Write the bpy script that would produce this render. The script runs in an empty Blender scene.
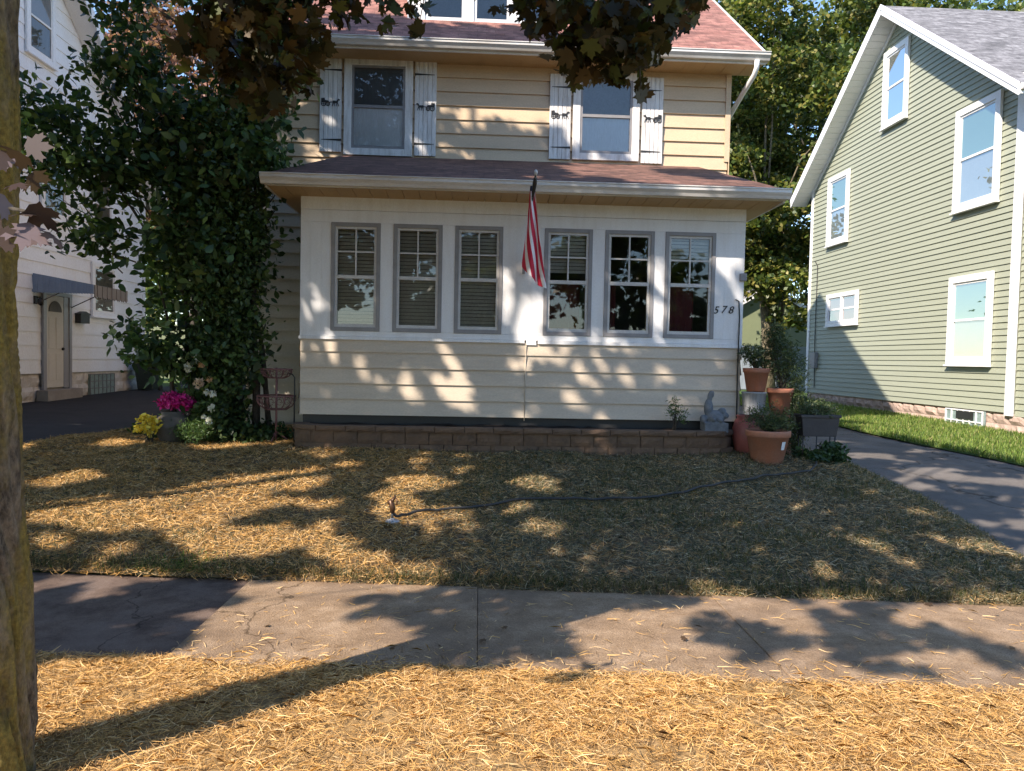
import bpy, bmesh, math, random
import numpy as np
from mathutils import Vector, Matrix
R_ = math.radians
rng = np.random.default_rng(7)
random.seed(7)
sc = bpy.context.scene
COL = sc.collection

# ------------------------------------------------------------------ camera
cam_d = bpy.data.cameras.new('camera'); cam = bpy.data.objects.new('camera', cam_d); COL.objects.link(cam)
cam_d.sensor_width = 36; cam_d.lens = 740/1024*36; cam_d.clip_end = 2000; cam_d.clip_start = 0.05
cam.matrix_world = (Matrix.Translation((0, 0, 1.6)) @ Matrix.Rotation(R_(-2.6), 4, 'Z')
                    @ Matrix.Rotation(R_(90-2.1), 4, 'X') @ Matrix.Rotation(R_(1.2), 4, 'Z'))
sc.camera = cam
# ------------------------------------------------------------------ light
EL = 39.5; SX, SY = .73, .683                   # horizontal travel of the sunlight
w = bpy.data.worlds.new('World'); sc.world = w; w.use_nodes = True
nt = w.node_tree; nt.nodes.clear()
sky = nt.nodes.new('ShaderNodeTexSky'); sky.sky_type = 'NISHITA'; sky.sun_disc = False
sky.sun_elevation = R_(EL); sky.sun_rotation = math.atan2(-SX, -SY) % (2*math.pi)
sky.air_density = 1.0; sky.dust_density = .2; sky.ozone_density = 3
bg = nt.nodes.new('ShaderNodeBackground'); bg.inputs[1].default_value = .15
wo = nt.nodes.new('ShaderNodeOutputWorld')
nt.links.new(sky.outputs[0], bg.inputs[0]); nt.links.new(bg.outputs[0], wo.inputs[0])
sd = bpy.data.lights.new('sun', 'SUN'); sun = bpy.data.objects.new('sun', sd); COL.objects.link(sun)
sd.energy = 4.3; sd.angle = R_(.53); sd.color = (1, .88, .76)
dirv = Vector((SX*math.cos(R_(EL)), SY*math.cos(R_(EL)), -math.sin(R_(EL))))
sun.rotation_euler = dirv.to_track_quat('-Z', 'Y').to_euler(); sun.location = (-20, -20, 30)
sc.view_settings.view_transform = 'Standard'; sc.view_settings.look = 'None'
sc.view_settings.exposure = 1.22; sc.view_settings.gamma = 1; sc.view_settings.use_curve_mapping = False
sc.cycles.max_bounces = 8; sc.cycles.transparent_max_bounces = 12
KX = SX/math.tan(R_(EL)); KY = SY/math.tan(R_(EL))

# ------------------------------------------------------------------ materials
def newmat(name):
    m = bpy.data.materials.new(name); m.use_nodes = True
    n = m.node_tree; n.nodes.clear()
    o = n.nodes.new('ShaderNodeOutputMaterial'); b = n.nodes.new('ShaderNodeBsdfPrincipled')
    n.links.new(b.outputs[0], o.inputs[0]); return m, n, b, o
def N(n, t, **k):
    x = n.nodes.new(t)
    for a, v in k.items(): setattr(x, a, v)
    return x
def coords(n, scale=(1, 1, 1), kind='Object'):
    tc = N(n, 'ShaderNodeTexCoord'); mp = N(n, 'ShaderNodeMapping'); mp.inputs['Scale'].default_value = scale
    n.links.new(tc.outputs[kind], mp.inputs[0]); return mp.outputs[0]
def noise(n, vec, scale, detail=4, rough=.6):
    x = N(n, 'ShaderNodeTexNoise'); x.inputs['Scale'].default_value = scale
    x.inputs['Detail'].default_value = detail; x.inputs['Roughness'].default_value = rough
    n.links.new(vec, x.inputs['Vector']); return x.outputs[0]
def ramp(n, fac, stops):
    r = N(n, 'ShaderNodeValToRGB'); e = r.color_ramp.elements
    while len(e) < len(stops): e.new(.5)
    for i, (p, c) in enumerate(stops): e[i].position = p; e[i].color = (*c, 1) if len(c) == 3 else c
    n.links.new(fac, r.inputs[0]); return r.outputs[0]
def mix(n, fac, a, b, mode='MIX'):
    x = N(n, 'ShaderNodeMix', data_type='RGBA', blend_type=mode)
    if isinstance(fac, (int, float)): x.inputs[0].default_value = fac
    else: n.links.new(fac, x.inputs[0])
    for i, v in ((6, a), (7, b)):
        if isinstance(v, tuple): x.inputs[i].default_value = (*v, 1)
        else: n.links.new(v, x.inputs[i])
    return x.outputs[2]
def bump(n, b, h, strength=.3, dist=.01):
    x = N(n, 'ShaderNodeBump'); x.inputs['Strength'].default_value = strength; x.inputs['Distance'].default_value = dist
    n.links.new(h, x.inputs['Height']); n.links.new(x.outputs[0], b.inputs['Normal'])
def M_worn(name, base, dirt, rough=.6, scale=3, amt=.5, fine=60, bs=.15, stretch=(1, 1, 1), metal=0):
    """painted / stone surface: broad dirt patches + streaks + fine grain"""
    m, n, b, o = newmat(name)
    v = coords(n, stretch)
    a = noise(n, v, scale, 6, .65); f = ramp(n, a, [(.42, (0, 0, 0)), (.72, (1, 1, 1))])
    g = noise(n, v, fine, 3, .6)
    mm = N(n, 'ShaderNodeMath', operation='MULTIPLY'); mm.inputs[1].default_value = amt; n.links.new(f, mm.inputs[0])
    c = mix(n, mm.outputs[0], base, dirt)
    gg = ramp(n, g, [(.3, (.86, .86, .86)), (.7, (1.06, 1.06, 1.06))])
    c = mix(n, 1.0, c, gg, 'MULTIPLY')
    n.links.new(c, b.inputs['Base Color']); b.inputs['Roughness'].default_value = rough; b.inputs['Metallic'].default_value = metal
    bump(n, b, g, bs, .004)
    return m
def M_attr(name, rough=.6, trans=0., spec=.3):
    m, n, b, o = newmat(name)
    a = N(n, 'ShaderNodeAttribute', attribute_name='Col'); n.links.new(a.outputs[0], b.inputs['Base Color'])
    b.inputs['Roughness'].default_value = rough; b.inputs['Specular IOR Level'].default_value = spec
    if trans:
        t = N(n, 'ShaderNodeBsdfTranslucent'); mx = N(n, 'ShaderNodeMixShader'); mx.inputs[0].default_value = trans
        br = mix(n, 1., a.outputs[0], (1.5, 1.5, .8), 'MULTIPLY'); n.links.new(br, t.inputs[0])
        n.links.new(b.outputs[0], mx.inputs[1]); n.links.new(t.outputs[0], mx.inputs[2]); n.links.new(mx.outputs[0], o.inputs[0])
    return m
def M_glass(name, tint=(.75, .8, .82), refl=1.0):
    m, n, b, o = newmat(name)
    n.nodes.remove(b)
    t = N(n, 'ShaderNodeBsdfTransparent'); t.inputs[0].default_value = (*tint, 1)
    g = N(n, 'ShaderNodeBsdfGlossy'); g.inputs['Roughness'].default_value = .015
    fr = N(n, 'ShaderNodeFresnel'); fr.inputs[0].default_value = 1.6
    ml = N(n, 'ShaderNodeMath', operation='MULTIPLY'); ml.inputs[1].default_value = refl; n.links.new(fr.outputs[0], ml.inputs[0])
    v = coords(n, (1, 1, 1)); nn = noise(n, v, 1.3, 2)
    bp = N(n, 'ShaderNodeBump'); bp.inputs['Strength'].default_value = .04; bp.inputs['Distance'].default_value = .05
    n.links.new(nn, bp.inputs['Height']); n.links.new(bp.outputs[0], g.inputs['Normal'])
    mx = N(n, 'ShaderNodeMixShader'); n.links.new(ml.outputs[0], mx.inputs[0])
    n.links.new(t.outputs[0], mx.inputs[1]); n.links.new(g.outputs[0], mx.inputs[2]); n.links.new(mx.outputs[0], o.inputs[0])
    return m
def M_shingle(name, c1, c2, c3, axis='xy', sc_=1.0):
    m, n, b, o = newmat(name)
    v = coords(n, (1, 1, 1))
    if axis == 'yx':
        sp = N(n, 'ShaderNodeSeparateXYZ'); cb = N(n, 'ShaderNodeCombineXYZ'); n.links.new(v, sp.inputs[0])
        n.links.new(sp.outputs[1], cb.inputs[0]); n.links.new(sp.outputs[0], cb.inputs[1]); v = cb.outputs[0]
    br = N(n, 'ShaderNodeTexBrick'); n.links.new(v, br.inputs['Vector'])
    br.inputs['Scale'].default_value = 1; br.inputs['Brick Width'].default_value = .28*sc_; br.inputs['Row Height'].default_value = .115*sc_
    br.inputs['Mortar Size'].default_value = .004; br.inputs['Color1'].default_value = (*c1, 1); br.inputs['Color2'].default_value = (*c2, 1)
    br.inputs['Mortar'].default_value = (*[x*.62 for x in c1], 1)
    a = noise(n, v, 9, 5); f = ramp(n, a, [(.45, (0, 0, 0)), (.65, (1, 1, 1))])
    g = noise(n, v, 140, 2); gg = ramp(n, g, [(.3, (.7, .7, .7)), (.7, (1.25, 1.25, 1.25))])
    c = mix(n, f, br.outputs[0], c3); v2 = coords(n, (3.2, 8.5, 1)); k = noise(n, v2, 1.0, 2); kk = ramp(n, k, [(.35, (.66, .66, .66)), (.65, (1.3, 1.3, 1.3))]); c = mix(n, 1., c, kk, 'MULTIPLY'); c = mix(n, 1., c, gg, 'MULTIPLY')
    n.links.new(c, b.inputs['Base Color']); b.inputs['Roughness'].default_value = .9
    bump(n, b, br.outputs['Fac'], .5, -.01)
    return m
def M_ground(name, stops, scale=8, fine=90, rough=.95, bs=.5, bd=.02, big=None, crack=None):
    m, n, b, o = newmat(name)
    v = coords(n); a = noise(n, v, scale, 8, .7); c = ramp(n, a, stops)
    g = noise(n, v, fine, 4, .7); gg = ramp(n, g, [(.3, (.7, .7, .7)), (.7, (1.22, 1.22, 1.22))]); c = mix(n, 1., c, gg, 'MULTIPLY')
    if big:
        h = noise(n, v, big[0], 4, .6); f = ramp(n, h, [(.45, (0, 0, 0)), (.62, (1, 1, 1))])
        mm = N(n, 'ShaderNodeMath', operation='MULTIPLY'); mm.inputs[1].default_value = big[2]; n.links.new(f, mm.inputs[0])
        c = mix(n, mm.outputs[0], c, big[1])
    if crack:
        wv = N(n, 'ShaderNodeVectorMath', operation='ADD'); nz = N(n, 'ShaderNodeTexNoise'); nz.inputs['Scale'].default_value = 3; nz.inputs['Detail'].default_value = 6; n.links.new(v, nz.inputs['Vector'])
        sc2 = N(n, 'ShaderNodeVectorMath', operation='SCALE'); sc2.inputs['Scale'].default_value = .6; n.links.new(nz.outputs['Color'], sc2.inputs[0]); n.links.new(v, wv.inputs[0]); n.links.new(sc2.outputs[0], wv.inputs[1])
        vo = N(n, 'ShaderNodeTexVoronoi', feature='DISTANCE_TO_EDGE'); vo.inputs['Scale'].default_value = crack[0]; n.links.new(wv.outputs[0], vo.inputs['Vector'])
        ck = ramp(n, vo.outputs['Distance'], [(crack[1]*.4, (.35, .33, .3)), (crack[1], (1, 1, 1))]); c = mix(n, 1., c, ck, 'MULTIPLY')
        sp = N(n, 'ShaderNodeTexNoise'); sp.inputs['Scale'].default_value = 320; n.links.new(v, sp.inputs['Vector']); ss_ = ramp(n, sp.outputs[0], [(.34, (.45, .42, .4)), (.42, (1, 1, 1)), (.64, (1, 1, 1)), (.72, (1.5, 1.45, 1.4))]); c = mix(n, 1., c, ss_, 'MULTIPLY')
    n.links.new(c, b.inputs['Base Color']); b.inputs['Roughness'].default_value = rough
    b.inputs['Specular IOR Level'].default_value = .25
    bump(n, b, g, bs, bd); return m
def M_bark(name, c1, c2, moss=None, scale=6):
    m, n, b, o = newmat(name)
    v = coords(n, (1, 1, .38)); a = noise(n, v, scale*3, 8, .7); c = ramp(n, a, [(.35, c1), (.62, c2)])
    if moss:
        v2 = coords(n, (1, 1, .4)); h = noise(n, v2, 3.5, 5); f = ramp(n, h, [(.44, (0, 0, 0)), (.56, (1, 1, 1))])
        k = noise(n, coords(n), 60, 3); kk = ramp(n, k, [(.35, tuple(x*.5 for x in moss)), (.65, moss)])
        c = mix(n, f, c, kk)
    n.links.new(c, b.inputs['Base Color']); b.inputs['Roughness'].default_value = .95
    bump(n, b, a, 1.0, .03); return m

MT = {}
MT['cream'] = M_worn('cream_siding', (.62, .465, .30), (.46, .35, .235), .5, 1.6, .6, 70, .08, (.5, 1, 2))
MT['cream_porch'] = M_worn('cream_porch_siding', (.56, .47, .36), (.43, .36, .28), .5, 1.8, .65, 70, .08, (.5, 1, 2))
MT['grey_siding'] = M_worn('shaded_side_siding', (.52, .45, .34), (.38, .34, .27), .5, 1.8, .65, 70, .08, (.5, 1, 2))  # cream siding again, with the porch-side shade put into a greyer base colour
MT['white'] = M_worn('white_paint', (.74, .74, .74), (.56, .53, .49), .5, 2.2, .45, 80, .12, (3, 1, .5))
MT['white_clean'] = M_worn('white_vinyl', (.80, .80, .80), (.68, .68, .67), .45, 2, .3, 80, .05)
MT['white_chip'] = M_worn('chipped_white_paint', (.76, .75, .73), (.30, .25, .20), .6, 7, .55, 120, .3, (2, 1, .35))
MT['gutter'] = M_worn('stained_gutter', (.70, .69, .66), (.34, .29, .23), .4, 2.4, .75, 60, .1, (.35, 1, 3))
MT['soffit'] = M_worn('tan_soffit', (.50, .34, .17), (.38, .26, .13), .6, 4, .4, 60, .1)
MT['shingle'] = M_shingle('red_brown_shingles', (.25, .11, .085), (.32, .16, .125), (.19, .085, .07))
MT['shingle_dark'] = M_shingle('dark_porch_shingles', (.125, .06, .042), (.20, .10, .072), (.09, .045, .033))
MT['shingle_grey'] = M_shingle('grey_shingles', (.16, .155, .16), (.24, .235, .24), (.12, .115, .12))
MT['winframe'] = M_worn('grey_storm_frame', (.26, .25, .25), (.16, .15, .15), .45, 6, .5, 90, .1)
MT['sash'] = M_worn('off_white_sash', (.55, .54, .52), (.38, .35, .31), .5, 6, .5, 90, .1)
MT['glass'] = M_glass('window_glass', (.72, .76, .78), 1.6)
MT['glass_sky'] = M_glass('upper_window_glass', (.90, .93, .95), 1.0)
MT['glass_green'] = M_glass('insulated_glass', (.85, .90, .88), .45)
MT['curtain'] = M_worn('white_curtain', (.90, .92, .94), (.78, .81, .85), .8, 5, .4, 40, .3, (6, 1, .4))
MT['curtain_grey'] = M_worn('grey_curtain', (.16, .17, .17), (.09, .09, .09), .8, 5, .4, 40, .3, (6, 1, .4))
MT['curtain_green'] = M_worn('green_shade', (.13, .23, .17), (.10, .18, .14), .8, 5, .4, 40, .1, (1, 1, 8))
MT['curtain_mid'] = M_worn('grey_shade', (.30, .31, .33), (.24, .25, .26), .8, 5, .4, 40, .1)
MT['red_cloth'] = M_worn('dark_red_cloth', (.17, .03, .035), (.08, .02, .02), .8, 5, .5, 40, .3, (6, 1, .4))
MT['blind'] = M_worn('tan_blind_slats', (.85, .78, .66), (.66, .58, .48), .6, 6, .5, 40, .1)
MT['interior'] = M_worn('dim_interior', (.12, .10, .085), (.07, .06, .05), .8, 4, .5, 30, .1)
MT['dark'] = M_worn('black_iron', (.018, .018, .018), (.03, .028, .025), .5, 8, .5, 60, .1)
MT['cable'] = M_worn('black_rubber', (.02, .02, .02), (.05, .045, .04), .6, 8, .5, 60, .1)
MT['block'] = M_worn('brown_retaining_block', (.15, .092, .055), (.06, .042, .03), .95, 5, .7, 35, 1.2)
MT['mulch'] = M_ground('black_mulch', [(.3, (.008, .006, .005)), (.7, (.035, .025, .018))], 30, 90)
MT['terracotta'] = M_worn('terracotta', (.40, .16, .09), (.34, .20, .145), .85, 5, .5, 60, .2)
MT['terracotta_dk'] = M_worn('old_terracotta', (.40, .15, .085), (.30, .17, .12), .85, 8, .6, 60, .2)
MT['soil'] = M_ground('potting_soil', [(.3, (.01, .008, .006)), (.7, (.04, .03, .02))], 40, 90)
MT['stone_grey'] = M_worn('weathered_grey_stone', (.17, .18, .19), (.08, .085, .09), .9, 14, .7, 60, .6)
MT['dark_urn'] = M_worn('dark_mossy_urn', (.10, .085, .07), (.05, .05, .04), .8, 9, .6, 60, .2)
MT['redpot'] = M_worn('dull_red_glaze', (.30, .085, .07), (.18, .06, .05), .5, 6, .6, 60, .1)
MT['galv'] = M_worn('galvanised_bucket', (.36, .37, .39), (.20, .20, .21), .5, 9, .7, 60, .2, (4, 4, .6))
MT['trough'] = M_worn('charcoal_resin', (.045, .04, .042), (.08, .075, .07), .6, 6, .5, 60, .3)
MT['pink_metal'] = M_worn('faded_pink_iron', (.20, .085, .075), (.10, .055, .05), .7, 14, .6, 60, .3)
MT['sage'] = M_worn('sage_vinyl_siding', (.325, .345, .26), (.285, .305, .23), .5, 1.2, .4, 60, .06, (1, .3, 3))
MT['left_white'] = M_worn('white_aluminium_siding', (.82, .86, .91), (.70, .68, .64), .5, 1.4, .35, 60, .06, (1, 1.2, .35))
MT['rough_stone'] = M_worn('rock_face_block', (.46, .40, .36), (.28, .24, .20), .95, 5, .6, 25, 1.5)
MT['pink_stone'] = M_worn('pink_rock_face_block', (.50, .37, .31), (.30, .23, .19), .95, 4, .6, 22, 1.5)
MT['glassblock'] = M_worn('glass_block', (.26, .34, .33), (.12, .16, .16), .15, 9, .6, 30, .2)
MT['awning'] = M_worn('blue_grey_awning', (.24, .31, .43), (.18, .23, .33), .5, 3, .4, 60, .1)
MT['awning_dk'] = M_worn('grey_brown_awning', (.17, .155, .15), (.10, .09, .09), .6, 5, .5, 60, .1)
MT['door'] = M_worn('cream_door', (.62, .60, .54), (.50, .47, .42), .5, 3, .3, 60, .05)
MT['door_frame'] = M_worn('grey_storm_door', (.30, .31, .34), (.20, .20, .22), .4, 3, .3, 60, .05)
MT['bin'] = M_worn('dark_green_plastic', (.02, .035, .03), (.05, .055, .05), .5, 3, .3, 60, .05)
MT['straw_base'] = M_ground('matted_straw_and_soil', [(.3, (.035, .027, .018)), (.5, (.12, .085, .05)), (.72, (.34, .22, .11))], 22, 70, big=(1.4, (.07, .07, .035), .7))
MT['straw_gold'] = M_ground('fresh_straw', [(.3, (.09, .06, .03)), (.5, (.30, .19, .08)), (.72, (.52, .35, .16))], 26, 70)
MT['concrete'] = M_ground('old_concrete', [(.3, (.22, .145, .085)), (.5, (.34, .235, .145)), (.7, (.47, .34, .225))], 4.5, 90, bs=1.0, bd=.012, big=(1.6, (.20, .14, .095), .6), crack=(.28, .0035))
MT['asphalt_walk'] = M_ground('worn_asphalt_walk', [(.3, (.08, .055, .045)), (.5, (.15, .105, .08)), (.7, (.22, .16, .125))], 4, 120, bs=.7, bd=.008, crack=(.4, .004), big=(2, (.17, .13, .11), .5))
MT['drive_l'] = M_ground('dark_sealed_asphalt', [(.3, (.022, .022, .024)), (.7, (.042, .041, .043))], 2, 150, bs=.5, bd=.006)
MT['drive_r'] = M_ground('grey_asphalt', [(.3, (.095, .084, .075)), (.7, (.20, .178, .158))], 1.4, 110, bs=.8, bd=.008, crack=(.3, .006), big=(.8, (.12, .105, .095), .5))
MT['road'] = M_ground('street_asphalt', [(.3, (.045, .045, .047)), (.7, (.075, .074, .074))], 2, 140)
MT['kerb'] = M_ground('kerb_concrete', [(.3, (.25, .23, .21)), (.7, (.36, .34, .31))], 6, 120)
MT['lawn_green'] = M_ground('green_lawn', [(.3, (.035, .06, .015)), (.7, (.085, .14, .03))], 5, 60)
MT['bark'] = M_bark('maple_bark', (.04, .03, .02), (.28, .22, .15), (.30, .22, .045), 13)
MT['bark_grey'] = M_bark('smooth_scar_wood', (.16, .13, .11), (.30, .25, .22))
MT['bark_dark'] = M_bark('dark_bark', (.035, .028, .022), (.10, .085, .065))
MT['bark_tan'] = M_bark('tan_bark', (.06, .05, .035), (.22, .18, .11))
MT['leaf'] = M_attr('leaf_blades', .45, .30, .4)
MT['leaf_dark'] = M_attr('bronze_leaf_blades', .5, .22, .3)
MT['petal'] = M_attr('flower_petals', .6, .25, .2)
MT['straw'] = M_attr('straw_strands', .7, .12, .25)
MT['blade'] = M_attr('grass_blades', .6, .35, .3)
MT['number'] = M_worn('black_numerals', (.012, .012, .012), (.03, .03, .03), .4, 9, .4, 60, 0)
MT['copper'] = M_worn('brown_sprinkler_metal', (.10, .05, .025), (.05, .03, .015), .4, 12, .5, 60, .1, (1, 1, 1), .5)
MT['fence_white'] = M_worn('pale_vinyl_fence', (.27, .31, .35), (.22, .25, .28), .5, 1.5, .4, 60, .05)
MT['garage'] = M_worn('olive_garage_siding', (.20, .23, .13), (.14, .16, .09), .6, 2, .4, 60, .1)
MT['sticker'] = M_worn('paper_label', (.7, .7, .7), (.5, .5, .5), .6, 9, .4, 60, 0)

# ------------------------------------------------------------------ mesh helpers
ORG = {}
def link(o, parent=None):
    COL.objects.link(o)
    if parent is not None: o.parent = parent
    return o
def org(o): return ORG.get(o.name, Vector((0, 0, 0))) if o else Vector((0, 0, 0))
def tag(o, label, cat, group=None, kind=None):
    o['label'] = label; o['category'] = cat
    if group: o['group'] = group
    if kind: o['kind'] = kind
    return o
def thing(name, label, cat, loc=(0, 0, 0), group=None, kind=None):
    o = bpy.data.objects.new(name, None); o.empty_display_size = .2; COL.objects.link(o); o.location = loc
    ORG[o.name] = Vector(loc); return tag(o, label, cat, group, kind)
XY = lambda y0: (lambda u, w_, z: (u, y0 - w_, z))             # wall facing the street
XG = lambda x0: (lambda u, w_, z: (x0 - w_, u, z))             # wall facing -X
XL = lambda x0: (lambda u, w_, z: (x0 + w_, u, z))             # wall facing +X
ID = lambda a, b, c: (a, b, c)
class MB:
    def __init__(s, xf=ID): s.v = []; s.f = []; s.m = []; s.sm = []; s.xf = xf
    def add(s, vs, fs, mi=0, sm=False):
        b = len(s.v); s.v += [s.xf(*p) for p in vs]
        for f in fs: s.f.append([b+i for i in f]); s.m.append(mi); s.sm.append(sm)
        return s
    def box(s, x0, x1, y0, y1, z0, z1, mi=0):
        return s.add([(x0, y0, z0), (x1, y0, z0), (x1, y1, z0), (x0, y1, z0), (x0, y0, z1), (x1, y0, z1), (x1, y1, z1), (x0, y1, z1)],
                     [(0, 3, 2, 1), (4, 5, 6, 7), (0, 1, 5, 4), (1, 2, 6, 5), (2, 3, 7, 6), (3, 0, 4, 7)], mi)
    def hexa(s, p, mi=0):      # 8 points: bottom 4, top 4
        return s.add(p, [(0, 3, 2, 1), (4, 5, 6, 7), (0, 1, 5, 4), (1, 2, 6, 5), (2, 3, 7, 6), (3, 0, 4, 7)], mi)
    def quad(s, a, b, c, d, mi=0): return s.add([a, b, c, d], [(0, 1, 2, 3)], mi)
    def prism(s, poly, a, b, axis='y', mi=0):
        n = len(poly)
        def P(p, t): return (p[0], t, p[1]) if axis == 'y' else ((t, p[0], p[1]) if axis == 'x' else (p[0], p[1], t))
        vs = [P(p, a) for p in poly]+[P(p, b) for p in poly]
        fs = [tuple(range(n)), tuple(range(2*n-1, n-1, -1))]+[(i, (i+1) % n, n+(i+1) % n, n+i) for i in range(n)]
        return s.add(vs, fs, mi)
    def tube(s, pts, r, n=8, mi=0, cap=True, jit=0):
        pts = [Vector(p) for p in pts]; rs = r if isinstance(r, (list, tuple)) else [r]*len(pts); vs = []
        up = None
        for i, p in enumerate(pts):
            t = (pts[min(i+1, len(pts)-1)]-pts[max(i-1, 0)])
            t = t.normalized() if t.length > 1e-9 else Vector((0, 0, 1))
            if up is None:
                up = Vector((1, 0, 0)) if abs(t.x) < .8 else Vector((0, 1, 0))
            a = (up - t*up.dot(t)).normalized(); up = a; b = t.cross(a)
            for k in range(n):
                q = 2*math.pi*k/n; rr = rs[i]*(1+(random.uniform(-jit, jit) if jit else 0))
                vs.append(tuple(p+(a*math.cos(q)+b*math.sin(q))*rr))
        fs = []
        for i in range(len(pts)-1):
            for k in range(n): fs.append((i*n+k, i*n+(k+1) % n, (i+1)*n+(k+1) % n, (i+1)*n+k))
        s.add(vs, fs, mi, True)
        if cap:
            b = len(s.v)-len(vs); s.f.append([b+k for k in range(n-1, -1, -1)]); s.m.append(mi); s.sm.append(False)
            s.f.append([b+(len(pts)-1)*n+k for k in range(n)]); s.m.append(mi); s.sm.append(False)
        return s
    def lathe(s, prof, c=(0, 0, 0), n=40, mi=0, cap=True):
        vs = []
        for (r, z) in prof:
            for k in range(n):
                q = 2*math.pi*k/n; vs.append((c[0]+r*math.cos(q), c[1]+r*math.sin(q), c[2]+z))
        fs = [(i*n+k, i*n+(k+1) % n, (i+1)*n+(k+1) % n, (i+1)*n+k) for i in range(len(prof)-1) for k in range(n)]
        if cap: fs += [tuple(range(n-1, -1, -1)), tuple((len(prof)-1)*n+k for k in range(n))]
        return s.add(vs, fs, mi, True)
    def ball(s, c, r, sub=2, mi=0, mat=None):
        bm = bmesh.new(); bmesh.ops.create_icosphere(bm, subdivisions=sub, radius=1)
        r3 = r if isinstance(r, (tuple, list)) else (r, r, r); vs = []
        for v in bm.verts:
            q = Vector((v.co.x*r3[0], v.co.y*r3[1], v.co.z*r3[2]))
            if mat: q = mat @ q
            vs.append(tuple(q+Vector(c)))
        fs = [tuple(x.index for x in f.verts) for f in bm.faces]; bm.free(); return s.add(vs, fs, mi, True)
    def build(s, name, mats, parent=None, bevel=0, recalc=True):
        me = bpy.data.meshes.new(name); o0 = org(parent)
        me.from_pydata([(a-o0.x, b-o0.y, c-o0.z) for a, b, c in s.v], [], s.f)
        if not isinstance(mats, (list, tuple)): mats = [mats]
        for m in mats: me.materials.append(m)
        me.polygons.foreach_set('material_index', s.m); me.polygons.foreach_set('use_smooth', s.sm)
        if recalc:
            bm = bmesh.new(); bm.from_mesh(me); bmesh.ops.recalc_face_normals(bm, faces=bm.faces); bm.to_mesh(me); bm.free()
        o = bpy.data.objects.new(name, me); link(o, parent); ORG[o.name] = o0
        if bevel:
            b = o.modifiers.new('bevel', 'BEVEL'); b.width = bevel; b.segments = 2; b.limit_method = 'ANGLE'; b.angle_limit = R_(50)
        return o
def npmesh(name, V, nper, cols, mat, parent=None, origin=None):
    """V: (n*nper,3) verts, each nper forms one polygon; cols (n,3)"""
    n = len(V)//nper; me = bpy.data.meshes.new(name); o0 = org(parent) if parent else Vector(origin or (0, 0, 0))
    me.vertices.add(n*nper); me.vertices.foreach_set('co', (V-np.array(o0)).astype(np.float32).ravel())
    me.loops.add(n*nper); me.loops.foreach_set('vertex_index', np.arange(n*nper, dtype=np.int32))
    me.polygons.add(n); me.polygons.foreach_set('loop_start', np.arange(0, n*nper, nper, dtype=np.int32))
    me.update(calc_edges=True)
    at = me.attributes.new('Col', 'FLOAT_COLOR', 'POINT')
    c = np.ones((n, nper, 4), np.float32); c[:, :, :3] = cols[:, None, :]; at.data.foreach_set('color', c.ravel())
    me.materials.append(mat); o = bpy.data.objects.new(name, me)
    if origin is not None and parent is None: o.location = origin; ORG[o.name] = Vector(origin)
    return link(o, parent)
def unit(a): return a/np.maximum(np.linalg.norm(a, axis=1, keepdims=True), 1e-9)
MAPLE = np.array([(0, -.5, 0), (.16, -.34, .0), (.42, -.36, -.06), (.30, -.10, .0), (.5, .12, -.08), (.2, .14, .0), (.0, .52, -.06), (-.2, .14, .0), (-.5, .12, -.08), (-.30, -.10, .0), (-.42, -.36, -.06), (-.16, -.34, .0)])
_t = [(0, .50), (.05, .12), (.13, .02), (.20, .08), (.26, .22), (.34, .17), (.42, .30), (.47, .10), (.40, .02), (.46, -.06), (.30, -.12), (.26, -.20), (.36, -.34), (.20, -.32), (.10, -.30), (.02, -.46)]
MAPLE2 = np.array([(0, .56, -.07), (.09, .36, -.02), (.17, .37, -.03), (.14, .16, .02), (.25, .20, 0), (.36, .31, -.05), (.38, .20, -.04), (.50, .17, -.09), (.40, .05, -.04), (.43, -.03, -.05), (.25, -.12, 0), (.36, -.30, -.06), (.20, -.28, -.01), (.0, -.34, .03)])
MAPLE2 = np.concatenate([MAPLE2, (MAPLE2*np.array([-1, 1, 1]))[::-1][1:-1]])
OVAL = np.array([(0, -.5, 0), (.26, -.22, .03), (.26, .14, .03), (0, .55, -.08), (-.26, .14, .03), (-.26, -.22, .03)])
LONG = np.array([(0, -.5, 0), (.10, -.1, .02), (0, .5, -.1), (-.10, -.1, .02)])
DIAM = np.array([(0, -.5, 0), (.34, .02, .04), (0, .5, -.04), (-.34, .02, .04)])
def leaf_verts(P, size, tpl, up=.8, down=0., sz=.3, axis=None):
    n = len(P); nrm = rng.normal(size=(n, 3)); nrm = unit(nrm); nrm[:, 2] += up; nrm = unit(nrm)
    t = rng.normal(size=(n, 3)); t[:, 2] -= down
    if axis is not None: t = axis + t*.25
    t = t-nrm*np.sum(t*nrm, 1, keepdims=True); t = unit(t); b = np.cross(t, nrm)
    s = size*(1+rng.uniform(-sz, sz, size=(n, 1, 1)))
    V = P[:, None, :]+s*(tpl[None, :, 0:1]*b[:, None, :]+tpl[None, :, 1:2]*t[:, None, :]+tpl[None, :, 2:3]*nrm[:, None, :])
    return V.reshape(-1, 3)
def palette(n, cols, wts, var=.25):
    c = np.array(cols)[rng.choice(len(cols), n, p=np.array(wts)/np.sum(wts))]
    return np.clip(c*(1+rng.uniform(-var, var, size=(n, 1))), 0, 1)
_tab = np.random.default_rng(3).random((256, 256))
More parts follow.
